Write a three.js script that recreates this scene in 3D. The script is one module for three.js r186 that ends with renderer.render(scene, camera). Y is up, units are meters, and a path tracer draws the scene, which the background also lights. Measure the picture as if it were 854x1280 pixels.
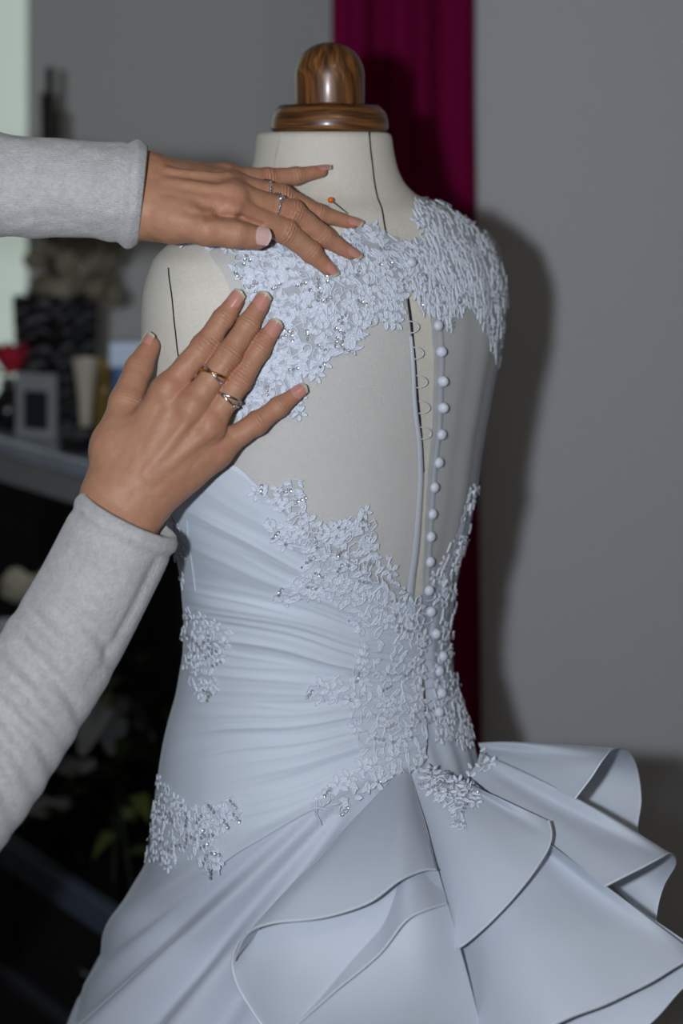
import * as THREE from 'three';
import { mergeGeometries, mergeVertices } from 'three/addons/utils/BufferGeometryUtils.js';
import { RoundedBoxGeometry } from 'three/addons/geometries/RoundedBoxGeometry.js';
import { ImprovedNoise } from 'three/addons/math/ImprovedNoise.js';
import { RectAreaLightUniformsLib } from 'three/addons/lights/RectAreaLightUniformsLib.js';

// ---------- camera, light, exposure ----------
const F = 1778, CX = 427, HORIZON = 200, CAM_Y = 1.40, CAM_Z = 1.22;   // focal length and horizon in pixels of the 854x1280 frame
const scene = new THREE.Scene();
const camera = new THREE.PerspectiveCamera(2 * Math.atan(640 / F) * 180 / Math.PI, 854 / 1280, 0.05, 30);
camera.position.set(0, CAM_Y, CAM_Z);
camera.setViewOffset(854, 1280, 0, 640 - HORIZON, 854, 1280);          // shifted lens: verticals stay vertical
camera.focus = 1.09; camera.userData.fStop = 2.6;
camera.updateProjectionMatrix(); camera.updateMatrixWorld(true);
scene.add(camera);
scene.background = new THREE.Color(0.02, 0.022, 0.025);
const renderer = new THREE.WebGLRenderer({ antialias: true });
renderer.toneMapping = THREE.LinearToneMapping;
renderer.toneMappingExposure = 1.0;
renderer.shadowMap.enabled = true;
RectAreaLightUniformsLib.init();
// the camera's flash, to the left of the lens of the upright camera
const flash = new THREE.SpotLight(new THREE.Color(0.95, 0.985, 1.06), 2.8, 0, 0.95, 0.5, 2);
flash.name = 'flash_light'; flash.position.set(-0.118, CAM_Y + 0.022, CAM_Z + 0.02);
flash.target.position.set(-0.02, 1.0, 0); flash.castShadow = true; flash.shadow.radius = 0.9;
flash.shadow.camera.near = 0.3; flash.shadow.camera.far = 6; flash.shadow.mapSize.set(2048, 2048); flash.shadow.bias = -0.0005;
scene.add(flash, flash.target);
// strength of the warm lamp added behind the camera as shadow fill
const FILL_LAMP = 0.45;

// ---------- small helpers ----------
const V = (x, y, z) => new THREE.Vector3(x, y, z);
let seed = 12345;
const rnd = () => { seed = (seed * 1664525 + 1013904223) >>> 0; return seed / 4294967296; };
const rr = (a, b) => a + (b - a) * rnd();
const noise = new ImprovedNoise();
const N3 = (x, y, z) => noise.noise(x, y, z);
const fbm = (x, y, z, o = 3) => { let s = 0, a = 0.5, f = 1; for (let i = 0; i < o; i++) { s += a * N3(x * f, y * f, z * f + i * 7.1); f *= 2.03; a *= 0.5; } return s; };
const clamp = (x, a = 0, b = 1) => Math.min(b, Math.max(a, x));
const lerp = (a, b, t) => a + (b - a) * t;
const smooth = (a, b, x) => { const t = clamp((x - a) / (b - a)); return t * t * (3 - 2 * t); };
const D2R = Math.PI / 180;
const at = (px, py, d) => V((px - CX) / F * d, CAM_Y - (py - HORIZON) / F * d, CAM_Z - d);   // a pixel of the photograph at a distance
const toPx = (p) => { const d = CAM_Z - p.z; return [CX + p.x * F / d, HORIZON + (CAM_Y - p.y) * F / d, d]; };
function catmull(p0, p1, p2, p3, t) { const t2 = t * t, t3 = t2 * t; return 0.5 * (2 * p1 + (p2 - p0) * t + (2 * p0 - 5 * p1 + 4 * p2 - p3) * t2 + (3 * p1 - p0 - 3 * p2 + p3) * t3); }
function curve1(xs, ys) {                                              // smooth monotone-ish interpolation through samples
  const n = xs.length, m = [];
  for (let i = 0; i < n; i++) {
    const a = i > 0 ? (ys[i] - ys[i - 1]) / (xs[i] - xs[i - 1]) : null, b = i < n - 1 ? (ys[i + 1] - ys[i]) / (xs[i + 1] - xs[i]) : null;
    m.push(a === null ? b : b === null ? a : a * b <= 0 ? 0 : 2 * a * b / (a + b));
  }
  return (x) => {
    if (x <= xs[0]) return ys[0]; if (x >= xs[n - 1]) return ys[n - 1];
    let i = 0; while (x > xs[i + 1]) i++;
    const h = xs[i + 1] - xs[i], t = (x - xs[i]) / h, t2 = t * t, t3 = t2 * t;
    return (2 * t3 - 3 * t2 + 1) * ys[i] + (t3 - 2 * t2 + t) * h * m[i] + (-2 * t3 + 3 * t2) * ys[i + 1] + (t3 - t2) * h * m[i + 1];
  };
}
const used = {};
function numbered(n) { used[n] = (used[n] ?? -1) + 1; return used[n] ? `${n}_${String(used[n]).padStart(3, '0')}` : n; }
function tag(o, label, category, group) { o.userData.label = label; o.userData.category = category; if (group) o.userData.group = group; return o; }
function mesh(name, geo, mat, parent = scene, kind) {
  const m = new THREE.Mesh(geo, mat); m.name = numbered(name); m.castShadow = m.receiveShadow = true;
  if (kind) m.userData.kind = kind;
  parent.add(m); return m;
}
function thing(name, label, category, pos = [0, 0, 0], turn = 0, group) {
  const g = new THREE.Group(); g.name = numbered(name); g.position.set(...pos); g.rotation.y = turn; scene.add(g); g.updateMatrixWorld(true);
  return tag(g, label, category, group);
}
function grid(nu, nv, fn, closeU = false) {                           // a surface from fn(u, v) -> Vector3, u across, v along; uv in metres
  const pos = [], uv = [], idx = [], cols = nu + 1;
  for (let j = 0; j <= nv; j++) for (let i = 0; i <= nu; i++) {
    const r = fn(i / nu, j / nv); const p = r.p ?? r; pos.push(p.x, p.y, p.z); const q = r.uv ?? [i / nu, j / nv]; uv.push(q[0], q[1]);
  }
  for (let j = 0; j < nv; j++) for (let i = 0; i < nu; i++) { const a = j * cols + i, b = a + 1, c = a + cols, d = c + 1; idx.push(a, c, b, b, c, d); }
  const g = new THREE.BufferGeometry();
  g.setAttribute('position', new THREE.Float32BufferAttribute(pos, 3)); g.setAttribute('uv', new THREE.Float32BufferAttribute(uv, 2)); g.setIndex(idx);
  g.computeVertexNormals();
  if (closeU) { const n = g.attributes.normal; for (let j = 0; j <= nv; j++) { const a = j * cols, b = a + nu; const s = V(n.getX(a) + n.getX(b), n.getY(a) + n.getY(b), n.getZ(a) + n.getZ(b)).normalize(); n.setXYZ(a, s.x, s.y, s.z); n.setXYZ(b, s.x, s.y, s.z); } }
  return g;
}
function tube(pts, r, seg = 0, radial = 6, closed = false) { return new THREE.TubeGeometry(new THREE.CatmullRomCurve3(pts, closed), seg || pts.length * 6, r, radial, closed); }
function lathe(pts, seg = 64) { return new THREE.LatheGeometry(pts.map(([x, y]) => new THREE.Vector2(x, y)), seg); }
function texture(size, fn, srgb, ru = 1, rv = ru) {
  const d = new Uint8Array(size * size * 4);
  for (let y = 0; y < size; y++) for (let x = 0; x < size; x++) { const c = fn(x / size, y / size, x, y), k = (y * size + x) * 4; for (let i = 0; i < 3; i++) d[k + i] = clamp(Array.isArray(c) ? c[i] : c) * 255; d[k + 3] = 255; }
  const t = new THREE.DataTexture(d, size, size, THREE.RGBAFormat); t.wrapS = t.wrapT = THREE.RepeatWrapping; t.magFilter = THREE.LinearFilter; t.minFilter = THREE.LinearMipmapLinearFilter; t.generateMipmaps = true;
  if (srgb) t.colorSpace = THREE.SRGBColorSpace; t.repeat.set(ru, rv); t.needsUpdate = true; return t;
}
const hash2 = (x, y) => { let h = (x * 374761393 + y * 668265263) | 0; h = Math.imul(h ^ (h >>> 13), 1274126177); return ((h ^ (h >>> 16)) >>> 0) / 4294967296; };
const tileNoise = (u, v, n) => { const x = u * n, y = v * n, i = Math.floor(x), j = Math.floor(y), a = x - i, b = y - j, s = a * a * (3 - 2 * a), t = b * b * (3 - 2 * b), h = (p, q) => hash2(((p % n) + n) % n, ((q % n) + n) % n); return lerp(lerp(h(i, j), h(i + 1, j), s), lerp(h(i, j + 1), h(i + 1, j + 1), s), t); };
const srgb = (r, g, b) => new THREE.Color().setRGB(r / 255, g / 255, b / 255, THREE.SRGBColorSpace);

// ---------- the shape of the dressed form: rotated super-ellipses, one per height ----------
const PHI = 42 * D2R, LEFT = V(-Math.cos(PHI), 0, Math.sin(PHI)), BACK = V(Math.sin(PHI), 0, Math.cos(PHI));
const yOf = (py) => CAM_Y - (py - HORIZON) / F * CAM_Z;
function makeShape(rows, n) {                                         // rows: [py at the axis, left px, right px, depth ratio]
  const ys = [], As = [], Bs = [], Cs = [];
  for (const [py, L, R, ratio] of [...rows].reverse()) {
    const y = yOf(py); let A = (R - L) / 2 / F * CAM_Z / 0.88, cx = ((L + R) / 2 - CX) / F * CAM_Z;
    for (let it = 0; it < 14; it++) {
      let lo = 1e9, hi = -1e9;
      for (let k = 0; k < 180; k++) { const t = k * 2 * D2R, c = Math.cos(t), s = Math.sin(t), r = (Math.abs(c) ** n + Math.abs(s) ** n) ** (-1 / n), u = A * c * r, w = A * ratio * s * r; const px = CX + F * (cx + u * LEFT.x + w * BACK.x) / (CAM_Z - u * LEFT.z - w * BACK.z); lo = Math.min(lo, px); hi = Math.max(hi, px); }
      A *= (R - L) / (hi - lo); cx += ((L + R) - (lo + hi)) / 2 / F * CAM_Z;
    }
    ys.push(y); As.push(A); Bs.push(A * ratio); Cs.push(cx);
  }
  const fA = curve1(ys, As), fB = curve1(ys, Bs), fC = curve1(ys, Cs);
  const S = { n, y0: ys[0], y1: ys[ys.length - 1], A: fA, B: fB, C: fC };
  S.point = (t, y, off = 0) => {
    const c = Math.cos(t), s = Math.sin(t), r = (Math.abs(c) ** n + Math.abs(s) ** n) ** (-1 / n), A = fA(y), B = fB(y);
    const p = V(fC(y), y, 0).addScaledVector(LEFT, A * c * r).addScaledVector(BACK, B * s * r);
    if (off) p.addScaledVector(S.normal(p), off);
    return p;
  };
  S.f = (p) => { const dx = p.x - fC(p.y), u = dx * LEFT.x + p.z * LEFT.z, w = dx * BACK.x + p.z * BACK.z; return ((Math.abs(u) / fA(p.y)) ** n + (Math.abs(w) / fB(p.y)) ** n) ** (1 / n) - 1; };
  S.normal = (p) => { const e = 0.0015, g = V(S.f(V(p.x + e, p.y, p.z)) - S.f(V(p.x - e, p.y, p.z)), S.f(V(p.x, p.y + e, p.z)) - S.f(V(p.x, p.y - e, p.z)), S.f(V(p.x, p.y, p.z + e)) - S.f(V(p.x, p.y, p.z - e))); return g.normalize(); };
  S.ty = (p) => { const dx = p.x - fC(p.y), u = dx * LEFT.x + p.z * LEFT.z, w = dx * BACK.x + p.z * BACK.z; return [Math.atan2(w / fB(p.y), u / fA(p.y)), p.y]; };
  S.snap = (p, off) => { const [t, y] = S.ty(p); return S.point(t, clamp(y, S.y0, S.y1), off); };
  S.hit = (px, py) => {                                               // where the line of sight through a pixel meets the form
    let d0 = 0.8, d = 0.8;
    for (; d < 1.6; d += 0.004) { const p = at(px, py, d); if (p.y <= S.y1 && p.y >= S.y0 && S.f(p) < 0) { let a = d0, b = d; for (let i = 0; i < 18; i++) { const m = (a + b) / 2; if (S.f(at(px, py, m)) < 0) b = m; else a = m; } return at(px, py, b); } d0 = d; }
    return null;
  };
  return S;
}
const FORM = makeShape([
  [163, 321, 489, 1], [185, 319, 492, 1], [205, 316, 496, 1], [225, 308, 504, 0.95], [243, 292, 520, 0.84], [262, 262, 560, 0.66], [290, 222, 598, 0.56], [320, 190, 620, 0.56],
  [360, 178, 630, 0.6], [400, 176, 629, 0.64], [440, 178, 624, 0.67], [500, 184, 612, 0.7], [560, 194, 601, 0.72], [620, 207, 592, 0.74], [660, 220, 583, 0.76], [700, 229, 573, 0.78],
  [750, 235, 564, 0.8], [800, 234, 559, 0.82], [850, 226, 564, 0.84], [890, 215, 574, 0.86], [930, 206, 588, 0.88], [980, 199, 600, 0.9], [1040, 191, 612, 0.92], [1090, 186, 622, 0.92], [1180, 192, 622, 0.92]], 2.15);

// ---------- surfaces of the materials ----------
const std = (o) => new THREE.MeshStandardMaterial(o), phy = (o) => new THREE.MeshPhysicalMaterial(o);
const weaveBump = texture(256, (u, v, x, y) => 0.5 + 0.22 * (Math.sin(u * Math.PI * 2 * 32) * Math.sin(v * Math.PI * 2 * 32)) + 0.45 * (tileNoise(u, v, 128) - 0.5) + 0.25 * (tileNoise(u, v, 40) - 0.5), false, 28);
const linenMap = texture(256, (u, v) => { const k = 0.97 + 0.015 * (tileNoise(u, v, 16) - 0.5) + 0.09 * (tileNoise(u, v, 128) - 0.5) + 0.04 * Math.sin(v * Math.PI * 2 * 64); return [0.90 * k, 0.888 * k, 0.84 * k]; }, true, 22);
const M = {};
M.linen = std({ map: linenMap, bumpMap: weaveBump, bumpScale: 0.0004, roughness: 0.95 });
const wallBump = texture(256, (u, v) => 0.5 + 0.4 * (tileNoise(u, v, 64) - 0.5) + 0.3 * (tileNoise(u, v, 16) - 0.5), false, 3);
M.wall = std({ color: srgb(200, 205, 210), bumpMap: wallBump, bumpScale: 0.0015, roughness: 0.93 });
M.wallLeft = std({ color: srgb(203, 205, 206), bumpMap: wallBump, bumpScale: 0.0015, roughness: 0.93 });
M.floor = std({ map: texture(256, (u, v) => { const p = Math.floor(v * 4), k = 0.8 + 0.25 * tileNoise(u, v * 8 % 1, 32) - 0.1 * hash2(p, 3); return [0.42 * k, 0.33 * k, 0.26 * k]; }, true, 1.2), roughness: 0.6 });
M.ceiling = std({ color: srgb(215, 212, 206), roughness: 0.95 });
M.white = std({ color: srgb(225, 225, 222), roughness: 0.5 });
M.satin = phy({ color: srgb(205, 216, 229), roughness: 0.62, sheen: 0.25, sheenRoughness: 0.5, sheenColor: new THREE.Color(0.9, 0.94, 1), bumpMap: weaveBump, bumpScale: 0.00012 });
M.skirt = phy({ color: srgb(198, 207, 221), roughness: 0.6, sheen: 0.25, sheenRoughness: 0.5, sheenColor: new THREE.Color(0.9, 0.95, 1), bumpMap: weaveBump, bumpScale: 0.0001 });
M.organza = phy({ color: srgb(199, 209, 222), roughness: 0.55, sheen: 0.3, sheenRoughness: 0.45, sheenColor: new THREE.Color(0.9, 0.95, 1), bumpMap: weaveBump, bumpScale: 0.00012, side: THREE.DoubleSide, transparent: true, opacity: 0.93 });
M.binding = phy({ color: srgb(200, 208, 220), roughness: 0.6, side: THREE.DoubleSide, transparent: true, opacity: 0.8 });
M.piping = std({ color: srgb(212, 220, 232), roughness: 0.6 });
M.tulle = phy({ color: srgb(214, 222, 236), roughness: 0.7, side: THREE.DoubleSide, transparent: true, opacity: 0.26, bumpMap: weaveBump, bumpScale: 0.0003 });
M.tulleSide = phy({ color: srgb(200, 208, 220), roughness: 0.7, side: THREE.DoubleSide, transparent: true, opacity: 0.42, bumpMap: weaveBump, bumpScale: 0.0003 });
M.net = phy({ color: srgb(212, 221, 233), roughness: 0.8, side: THREE.DoubleSide, transparent: true, opacity: 0.55, bumpMap: weaveBump, bumpScale: 0.0005 });
M.netSatin = phy({ color: srgb(228, 236, 245), roughness: 0.8, side: THREE.DoubleSide, transparent: true, opacity: 0.22, bumpMap: weaveBump, bumpScale: 0.0004 });
M.lace = phy({ color: srgb(211, 219, 231), roughness: 0.62, sheen: 0.4, sheenRoughness: 0.4, sheenColor: new THREE.Color(0.9, 0.94, 1), side: THREE.DoubleSide });
M.button = phy({ color: srgb(206, 214, 227), roughness: 0.42, sheen: 0.4, sheenColor: new THREE.Color(1, 1, 1) });
M.sequin = phy({ color: srgb(205, 207, 212), roughness: 0.3, metalness: 0.6 });
M.crystal = phy({ color: srgb(240, 242, 250), roughness: 0.12, metalness: 1 });
M.seam = std({ color: srgb(28, 26, 24), roughness: 0.9 });
const woodFn = (u, v) => { const w = tileNoise(u, v, 3) * 1.1 + tileNoise(u, v, 7) * 0.35, g = Math.sin((u * 11 + w) * Math.PI * 2), g2 = Math.sin((u * 31 + w * 2.1) * Math.PI * 2), fine = tileNoise(u, (v * 0.06) % 1, 128), k = clamp(0.42 + 0.13 * g + 0.07 * g2 + 0.5 * (fine - 0.5)); return [lerp(0.20, 0.66, k), lerp(0.115, 0.44, k), lerp(0.05, 0.22, k)]; };
const woodTex = texture(512, woodFn, true, 1, 1);
M.wood = phy({ map: woodTex, roughness: 0.42, clearcoat: 0.35, clearcoatRoughness: 0.2 });
M.woodRing = phy({ map: texture(512, (u, v) => woodFn((v * 0.35) % 1, u), true, 2, 1), roughness: 0.42, clearcoat: 0.35, clearcoatRoughness: 0.2 });
M.curtain = phy({ color: srgb(120, 2, 64), roughness: 0.85, specularIntensity: 0.25, sheen: 0.04, sheenRoughness: 0.5, sheenColor: new THREE.Color(0.8, 0.1, 0.4), bumpMap: weaveBump, bumpScale: 0.0003, side: THREE.DoubleSide });
M.black = std({ color: srgb(20, 20, 23), roughness: 0.55 });
M.blackGloss = phy({ color: srgb(16, 17, 20), roughness: 0.22, clearcoat: 0.5 });

// ---------- the room ----------
const box = (x0, x1, y0, y1, z0, z1) => { const g = new THREE.BoxGeometry(x1 - x0, y1 - y0, z1 - z0); g.translate((x0 + x1) / 2, (y0 + y1) / 2, (z0 + z1) / 2); const p = g.attributes.position, n = g.attributes.normal, uv = g.attributes.uv; for (let i = 0; i < p.count; i++) { const ax = Math.abs(n.getX(i)) > 0.5, ay = Math.abs(n.getY(i)) > 0.5; uv.setXY(i, ax ? p.getZ(i) : p.getX(i), ay ? p.getZ(i) : p.getY(i)); } return g; };
const X0 = -2.2, X1 = 2.0, Z0 = -1.28, ZB = -0.78, Z1 = 2.7, H = 2.55;
const struct = (name, geo, mat, parent = scene) => mesh(name, geo, mat, parent, parent === scene ? 'structure' : undefined);
struct('floor', box(X0, X1, -0.1, 0, Z0, Z1), M.floor);
struct('ceiling', box(X0, X1, H, H + 0.1, Z0, Z1), M.ceiling);
struct('wall_back', box(0.004, X1, 0, H, ZB - 0.62, ZB), M.wall);
struct('wall_right', box(X1, X1 + 0.12, 0, H, Z0 - 0.12, Z1), M.wall);
struct('wall_front', box(X0, X1, 0, H, Z1, Z1 + 0.12), M.wall);
struct('wall_left', box(X0 - 0.12, X0, 0, H, Z0 - 0.12, Z1), M.wallLeft);
const WX0 = -1.45, WX1 = -0.552, WY0 = 0.92, WY1 = 2.2;               // the window in the recess
{
  const w = new THREE.Group(); w.name = 'wall_recess'; w.userData.kind = 'structure'; scene.add(w);
  const parts = [box(X0, WX0, 0, H, Z0 - 0.12, Z0), box(WX1, 0.004, 0, H, Z0 - 0.12, Z0), box(WX0, WX1, 0, WY0, Z0 - 0.12, Z0), box(WX0, WX1, WY1, H, Z0 - 0.12, Z0)];
  mesh('plaster', mergeGeometries(parts), M.wallLeft, w);
  const win = new THREE.Group(); win.name = 'window_1'; win.userData.kind = 'structure'; scene.add(win);
  const fr = [box(WX0, WX0 + 0.05, WY0, WY1, Z0 - 0.1, Z0 - 0.05), box(WX1 - 0.012, WX1, WY0, WY1, Z0 - 0.1, Z0 - 0.05), box(WX0 + 0.05, WX1 - 0.012, WY0, WY0 + 0.05, Z0 - 0.1, Z0 - 0.05), box(WX0 + 0.05, WX1 - 0.012, WY1 - 0.05, WY1, Z0 - 0.1, Z0 - 0.05)];
  mesh('window_frame', mergeGeometries(fr), M.white, win);
  mesh('window_pane', box(WX0 + 0.05, WX1 - 0.012, WY0 + 0.05, WY1 - 0.05, Z0 - 0.085, Z0 - 0.08), std({ color: srgb(170, 180, 172), roughness: 0.5, emissive: new THREE.Color(0.30, 0.355, 0.315), emissiveIntensity: 1 }), win);
  const day = new THREE.RectAreaLight(new THREE.Color(0.92, 1, 0.95), 0.35, WX1 - WX0 - 0.08, WY1 - WY0 - 0.12); day.name = 'window_light';
  day.position.set((WX0 + WX1) / 2, (WY0 + WY1) / 2, Z0 - 0.07); day.lookAt(day.position.x, day.position.y, 2); scene.add(day);
}
{
  const fillLampT = thing('added_fill_lamp', 'round white lamp added out of view behind the camera to fill the shadows', 'lamp', [0.5, H - 0.06, 1.6]);  // added lamp, out of view, a warm fill for the shadows
  mesh('fill_lamp_base', lathe([[0, 0.06], [0.12, 0.06], [0.12, 0.04], [0, 0.04]], 32), M.white, fillLampT);
  mesh('fill_lamp_shade', lathe([[0, -0.03], [0.1, -0.02], [0.15, 0.01], [0.15, 0.04], [0.12, 0.045]], 40), std({ color: 0xffffff, emissive: new THREE.Color(1, 0.85, 0.7), emissiveIntensity: 0.8 }), fillLampT);
  const l = new THREE.PointLight(new THREE.Color(1, 0.84, 0.68), FILL_LAMP); l.name = 'fill_lamp_light'; l.position.set(0.5, H - 0.16, 1.6); l.castShadow = true; l.shadow.radius = 5; scene.add(l);
}

// ---------- curtain ----------
{
  const c = thing('curtain', 'dark magenta curtain hanging in folds behind the dress form', 'curtain');
  const zc = -0.735, X = (px, z) => (px - CX) / F * (CAM_Z - z), fold = (u, v) => 0.015 * Math.sin(u * 13.5 - 0.6 + 0.3 * Math.sin(v * 2)) + 0.006 * Math.sin(u * 29 + 1.3 + v) + 0.003 * N3(u * 9, v * 4, 3);
  const xl = X(414.5, zc), xr = X(592.5, zc);
  mesh('curtain_cloth', grid(150, 60, (u, v) => { const y = lerp(2.4, 0.02, v), lean = 0.012 * clamp((1.51 - y) / 1); const x = lerp(xl, xr + lean, u + 0.0 * Math.sin(u * 21)); return { p: V(x, y, zc + fold(u, v)), uv: [u * 0.35, v * 2.4] }; }), M.curtain, c);
  const rod = new THREE.CylinderGeometry(0.012, 0.012, 0.36, 16); rod.rotateZ(Math.PI / 2); rod.translate((xl + xr) / 2, 2.42, zc);
  mesh('curtain_rod', rod, std({ color: srgb(60, 60, 62), roughness: 0.4, metalness: 0.8 }), c);
  for (const k of [0.06, 0.35, 0.65, 0.94]) { const r = new THREE.TorusGeometry(0.02, 0.0025, 8, 20); r.rotateY(Math.PI / 2); r.translate(lerp(xl, xr, k), 2.41, zc); mesh('curtain_ring', r, M.black, c); }
  for (const s of [-1, 1]) { const b = box((xl + xr) / 2 + s * 0.12 - 0.008, (xl + xr) / 2 + s * 0.12 + 0.008, 2.41, 2.43, ZB, zc); if (s > 0) mesh('rod_bracket', b, M.black, c); }
}

// ---------- the dress form ----------
const px2 = (list, S = FORM) => list.map(([x, y]) => S.hit(x, y));
function onForm(list, off = 0, S = FORM, n = 0) {                     // a polyline laid on the form
  const c = new THREE.CatmullRomCurve3(list.map(([x, y]) => S.hit(x, y)).filter(Boolean)); const m = n || list.length * 6;
  return c.getPoints(m).map((p) => S.snap(p, off));
}
const form = thing('dress_form', 'cream linen dressmaker form with a turned wooden knob, wearing the white gown', 'dress form', [FORM.C(1.0), 0, 0]);
{
  form.updateMatrixWorld(true);
  const off = V(-form.position.x, 0, 0), put = (g) => g.translate(off.x, 0, 0);
  const yt = FORM.y1 - 0.007, yb = yOf(990), rim = 0.006;
  mesh('torso', put(grid(128, 210, (u, v) => {
    const t = u * 2 * Math.PI;
    let p; if (v < 0.03) { const k = v / 0.03; const q = FORM.point(t, yt - 0.001), c = V(FORM.C(yt), yt, 0); const a = k * Math.PI / 2; const rad = Math.hypot(q.x - c.x, q.z - c.z), f = k < 0.5 ? lerp(0.02, (rad - rim) / rad, k * 2) : lerp((rad - rim) / rad, 1, Math.sin((k - 0.5) * Math.PI)); p = V(c.x + (q.x - c.x) * f, yt + (k < 0.5 ? rim * 0.9 : rim * 0.9 - rim * (1 - Math.cos((k - 0.5) * Math.PI))), (q.z) * f); }
    else if (v > 0.98) { const k = (v - 0.98) / 0.02, q = FORM.point(t, yb, -0.010), f = 1 - k; p = V(lerp(q.x, FORM.C(yb), k), yb - 0.004 * Math.sin(k * Math.PI / 2), q.z * f); }
    else { const y = lerp(yt - 0.001, yb, (v - 0.03) / 0.95); p = FORM.point(t, y, -0.010 * smooth(yOf(790), yOf(865), y)); }
    return { p, uv: [u * 0.85, p.y] };
  }, true)), M.linen, form);
  const seam = (pts, r, m, name = 'seam') => mesh(name, put(tube(onForm(pts, r * 0.25), r, 0, 6)), m, form);
  seam([[461.5, 164.5], [463, 185], [466, 210], [473, 250], [482, 288], [492, 315], [502, 345], [511, 388]], 0.0007, M.seam, 'back_seam');
  seam([[509, 372], [513, 400], [517, 440], [520, 480], [524, 525], [527, 560], [528.5, 590]], 0.0013, M.seam, 'back_seam_cord');
  seam([[208, 306], [211, 335], [215, 370], [219, 410], [224, 450], [232, 490]], 0.0006, M.seam, 'armhole_seam');
  seam([[352, 166], [347, 190], [342, 215], [338, 240]], 0.0011, M.linen, 'neck_seam');
  // wooden cap and knob
  const xk = (412 - CX) / F * CAM_Z - form.position.x, yk = (py) => yOf(py);
  const y0 = yk(165), y1 = yk(132), r = 0.0508, rk = 0.0302;
  const ringProfile = [[0.001, y0 - 0.0005], [r - 0.004, y0 - 0.0005], [r - 0.001, y0 + 0.0015], [r, y0 + 0.005], [r - 0.0006, y0 + 0.010], [r - 0.002, y0 + 0.0155], [r - 0.0045, y0 + 0.0187], [r - 0.008, y1], [rk, y1 + 0.0002], [0.001, y1 + 0.0002]];
  const cap = mesh('neck_cap', lathe(ringProfile, 96).translate(xk, 0, 0), M.woodRing, form);
  const kp = [[rk - 0.002, y1 + 0.0003], [rk - 0.0002, y1 + 0.002]]; const ys = yk(96); kp.push([rk, ys - 0.006]);
  for (let i = 0; i <= 18; i++) { const a = i / 18 * Math.PI / 2; kp.push([Math.max(0.0005, rk * Math.cos(a) ** 0.92), ys + (yk(53) - ys) * Math.sin(a)]); }
  mesh('knob', lathe(kp, 72).translate(xk, 0, 0), M.wood, form);
  mesh('stand_pole', new THREE.CylinderGeometry(0.017, 0.017, yb - 0.05, 20).translate(0, (yb + 0.05) / 2 - 0.002, 0), M.wood, form);
  mesh('stand_base', lathe([[0.001, 0], [0.17, 0], [0.175, 0.01], [0.165, 0.022], [0.03, 0.045], [0.02, 0.06], [0.001, 0.06]], 48), M.wood, form);
}

// ---------- sewing pin with an orange head ----------
{
  const a = at(413.5, 250, FORM.hit(413.5, 250) ? CAM_Z - FORM.hit(413.5, 250).z - 0.012 : 1.13), b = FORM.hit(434, 266);
  const pin = thing('sewing_pin', 'steel sewing pin with a round orange head stuck in the neck of the form', 'pin', a.toArray());
  mesh('pin_head', new THREE.SphereGeometry(0.0024, 20, 14), phy({ color: srgb(226, 104, 16), roughness: 0.3, clearcoat: 0.5 }), pin);
  mesh('pin_shaft', tube([V(0, 0, 0), b.clone().sub(a).multiplyScalar(0.5), b.clone().sub(a).multiplyScalar(1.1)], 0.0005, 6, 6), std({ color: srgb(120, 120, 125), metalness: 0.9, roughness: 0.35 }), pin);
}

// ---------- the gown ----------
const dress = thing('wedding_dress', 'white wedding gown with lace back, row of covered buttons and ruffled organza skirt', 'wedding dress', [0, 0, 0]);
const SKIRT = makeShape([
  [860, 223, 566, 0.85], [900, 213, 576, 0.87], [940, 205, 589, 0.89], [985, 199, 600, 0.91], [1040, 190, 612, 0.93], [1075, 181, 622, 0.94], [1130, 151, 640, 0.95], [1200, 114, 668, 0.96], [1280, 70, 712, 0.96], [1450, 0, 780, 0.96], [1700, -60, 850, 0.96], [2235, -130, 915, 0.96]], 2.1);
const tyList = (list) => list.map(([x, y]) => FORM.ty(FORM.hit(x, y)));
function byY(list) { const s = tyList(list).map(([t, y]) => [y, t]).sort((a, b) => a[0] - b[0]); return curve1(s.map((q) => q[0]), s.map((q) => q[1])); }
const T_L = byY([[497, 303], [503, 345], [508, 385], [513, 425], [517, 480], [520, 520], [525, 560], [526, 600], [524, 640], [520, 690], [514, 742], [516, 790], [522, 850], [527, 900], [528, 948], [520, 985]]);   // left edge of the back opening
const T_R = byY([[514, 315], [522, 345], [532, 385], [537, 425], [538, 480], [536, 540], [531, 590], [528, 640], [526, 690], [524, 742], [526, 790], [531, 850], [534, 900], [534, 948], [526, 985]]);   // right edge
const topL = (() => { const s = tyList([[222, 560], [260, 566], [296, 582], [330, 613], [370, 655], [420, 692], [470, 722], [512, 745]]).sort((a, b) => a[0] - b[0]); return curve1(s.map((q) => q[0]), s.map((q) => q[1])); })();
const topR = (() => { const s = tyList([[527, 745], [545, 735], [562, 700], [575, 655], [586, 610]]).sort((a, b) => a[0] - b[0]); return curve1(s.map((q) => q[0]), s.map((q) => q[1])); })();
const botL = (() => { const s = tyList([[196, 1082], [225, 1090], [262, 1088], [310, 1058], [390, 1012], [450, 985], [520, 962]]).sort((a, b) => a[0] - b[0]); return curve1(s.map((q) => q[0]), s.map((q) => q[1])); })();
const TAU = 2 * Math.PI;
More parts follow.
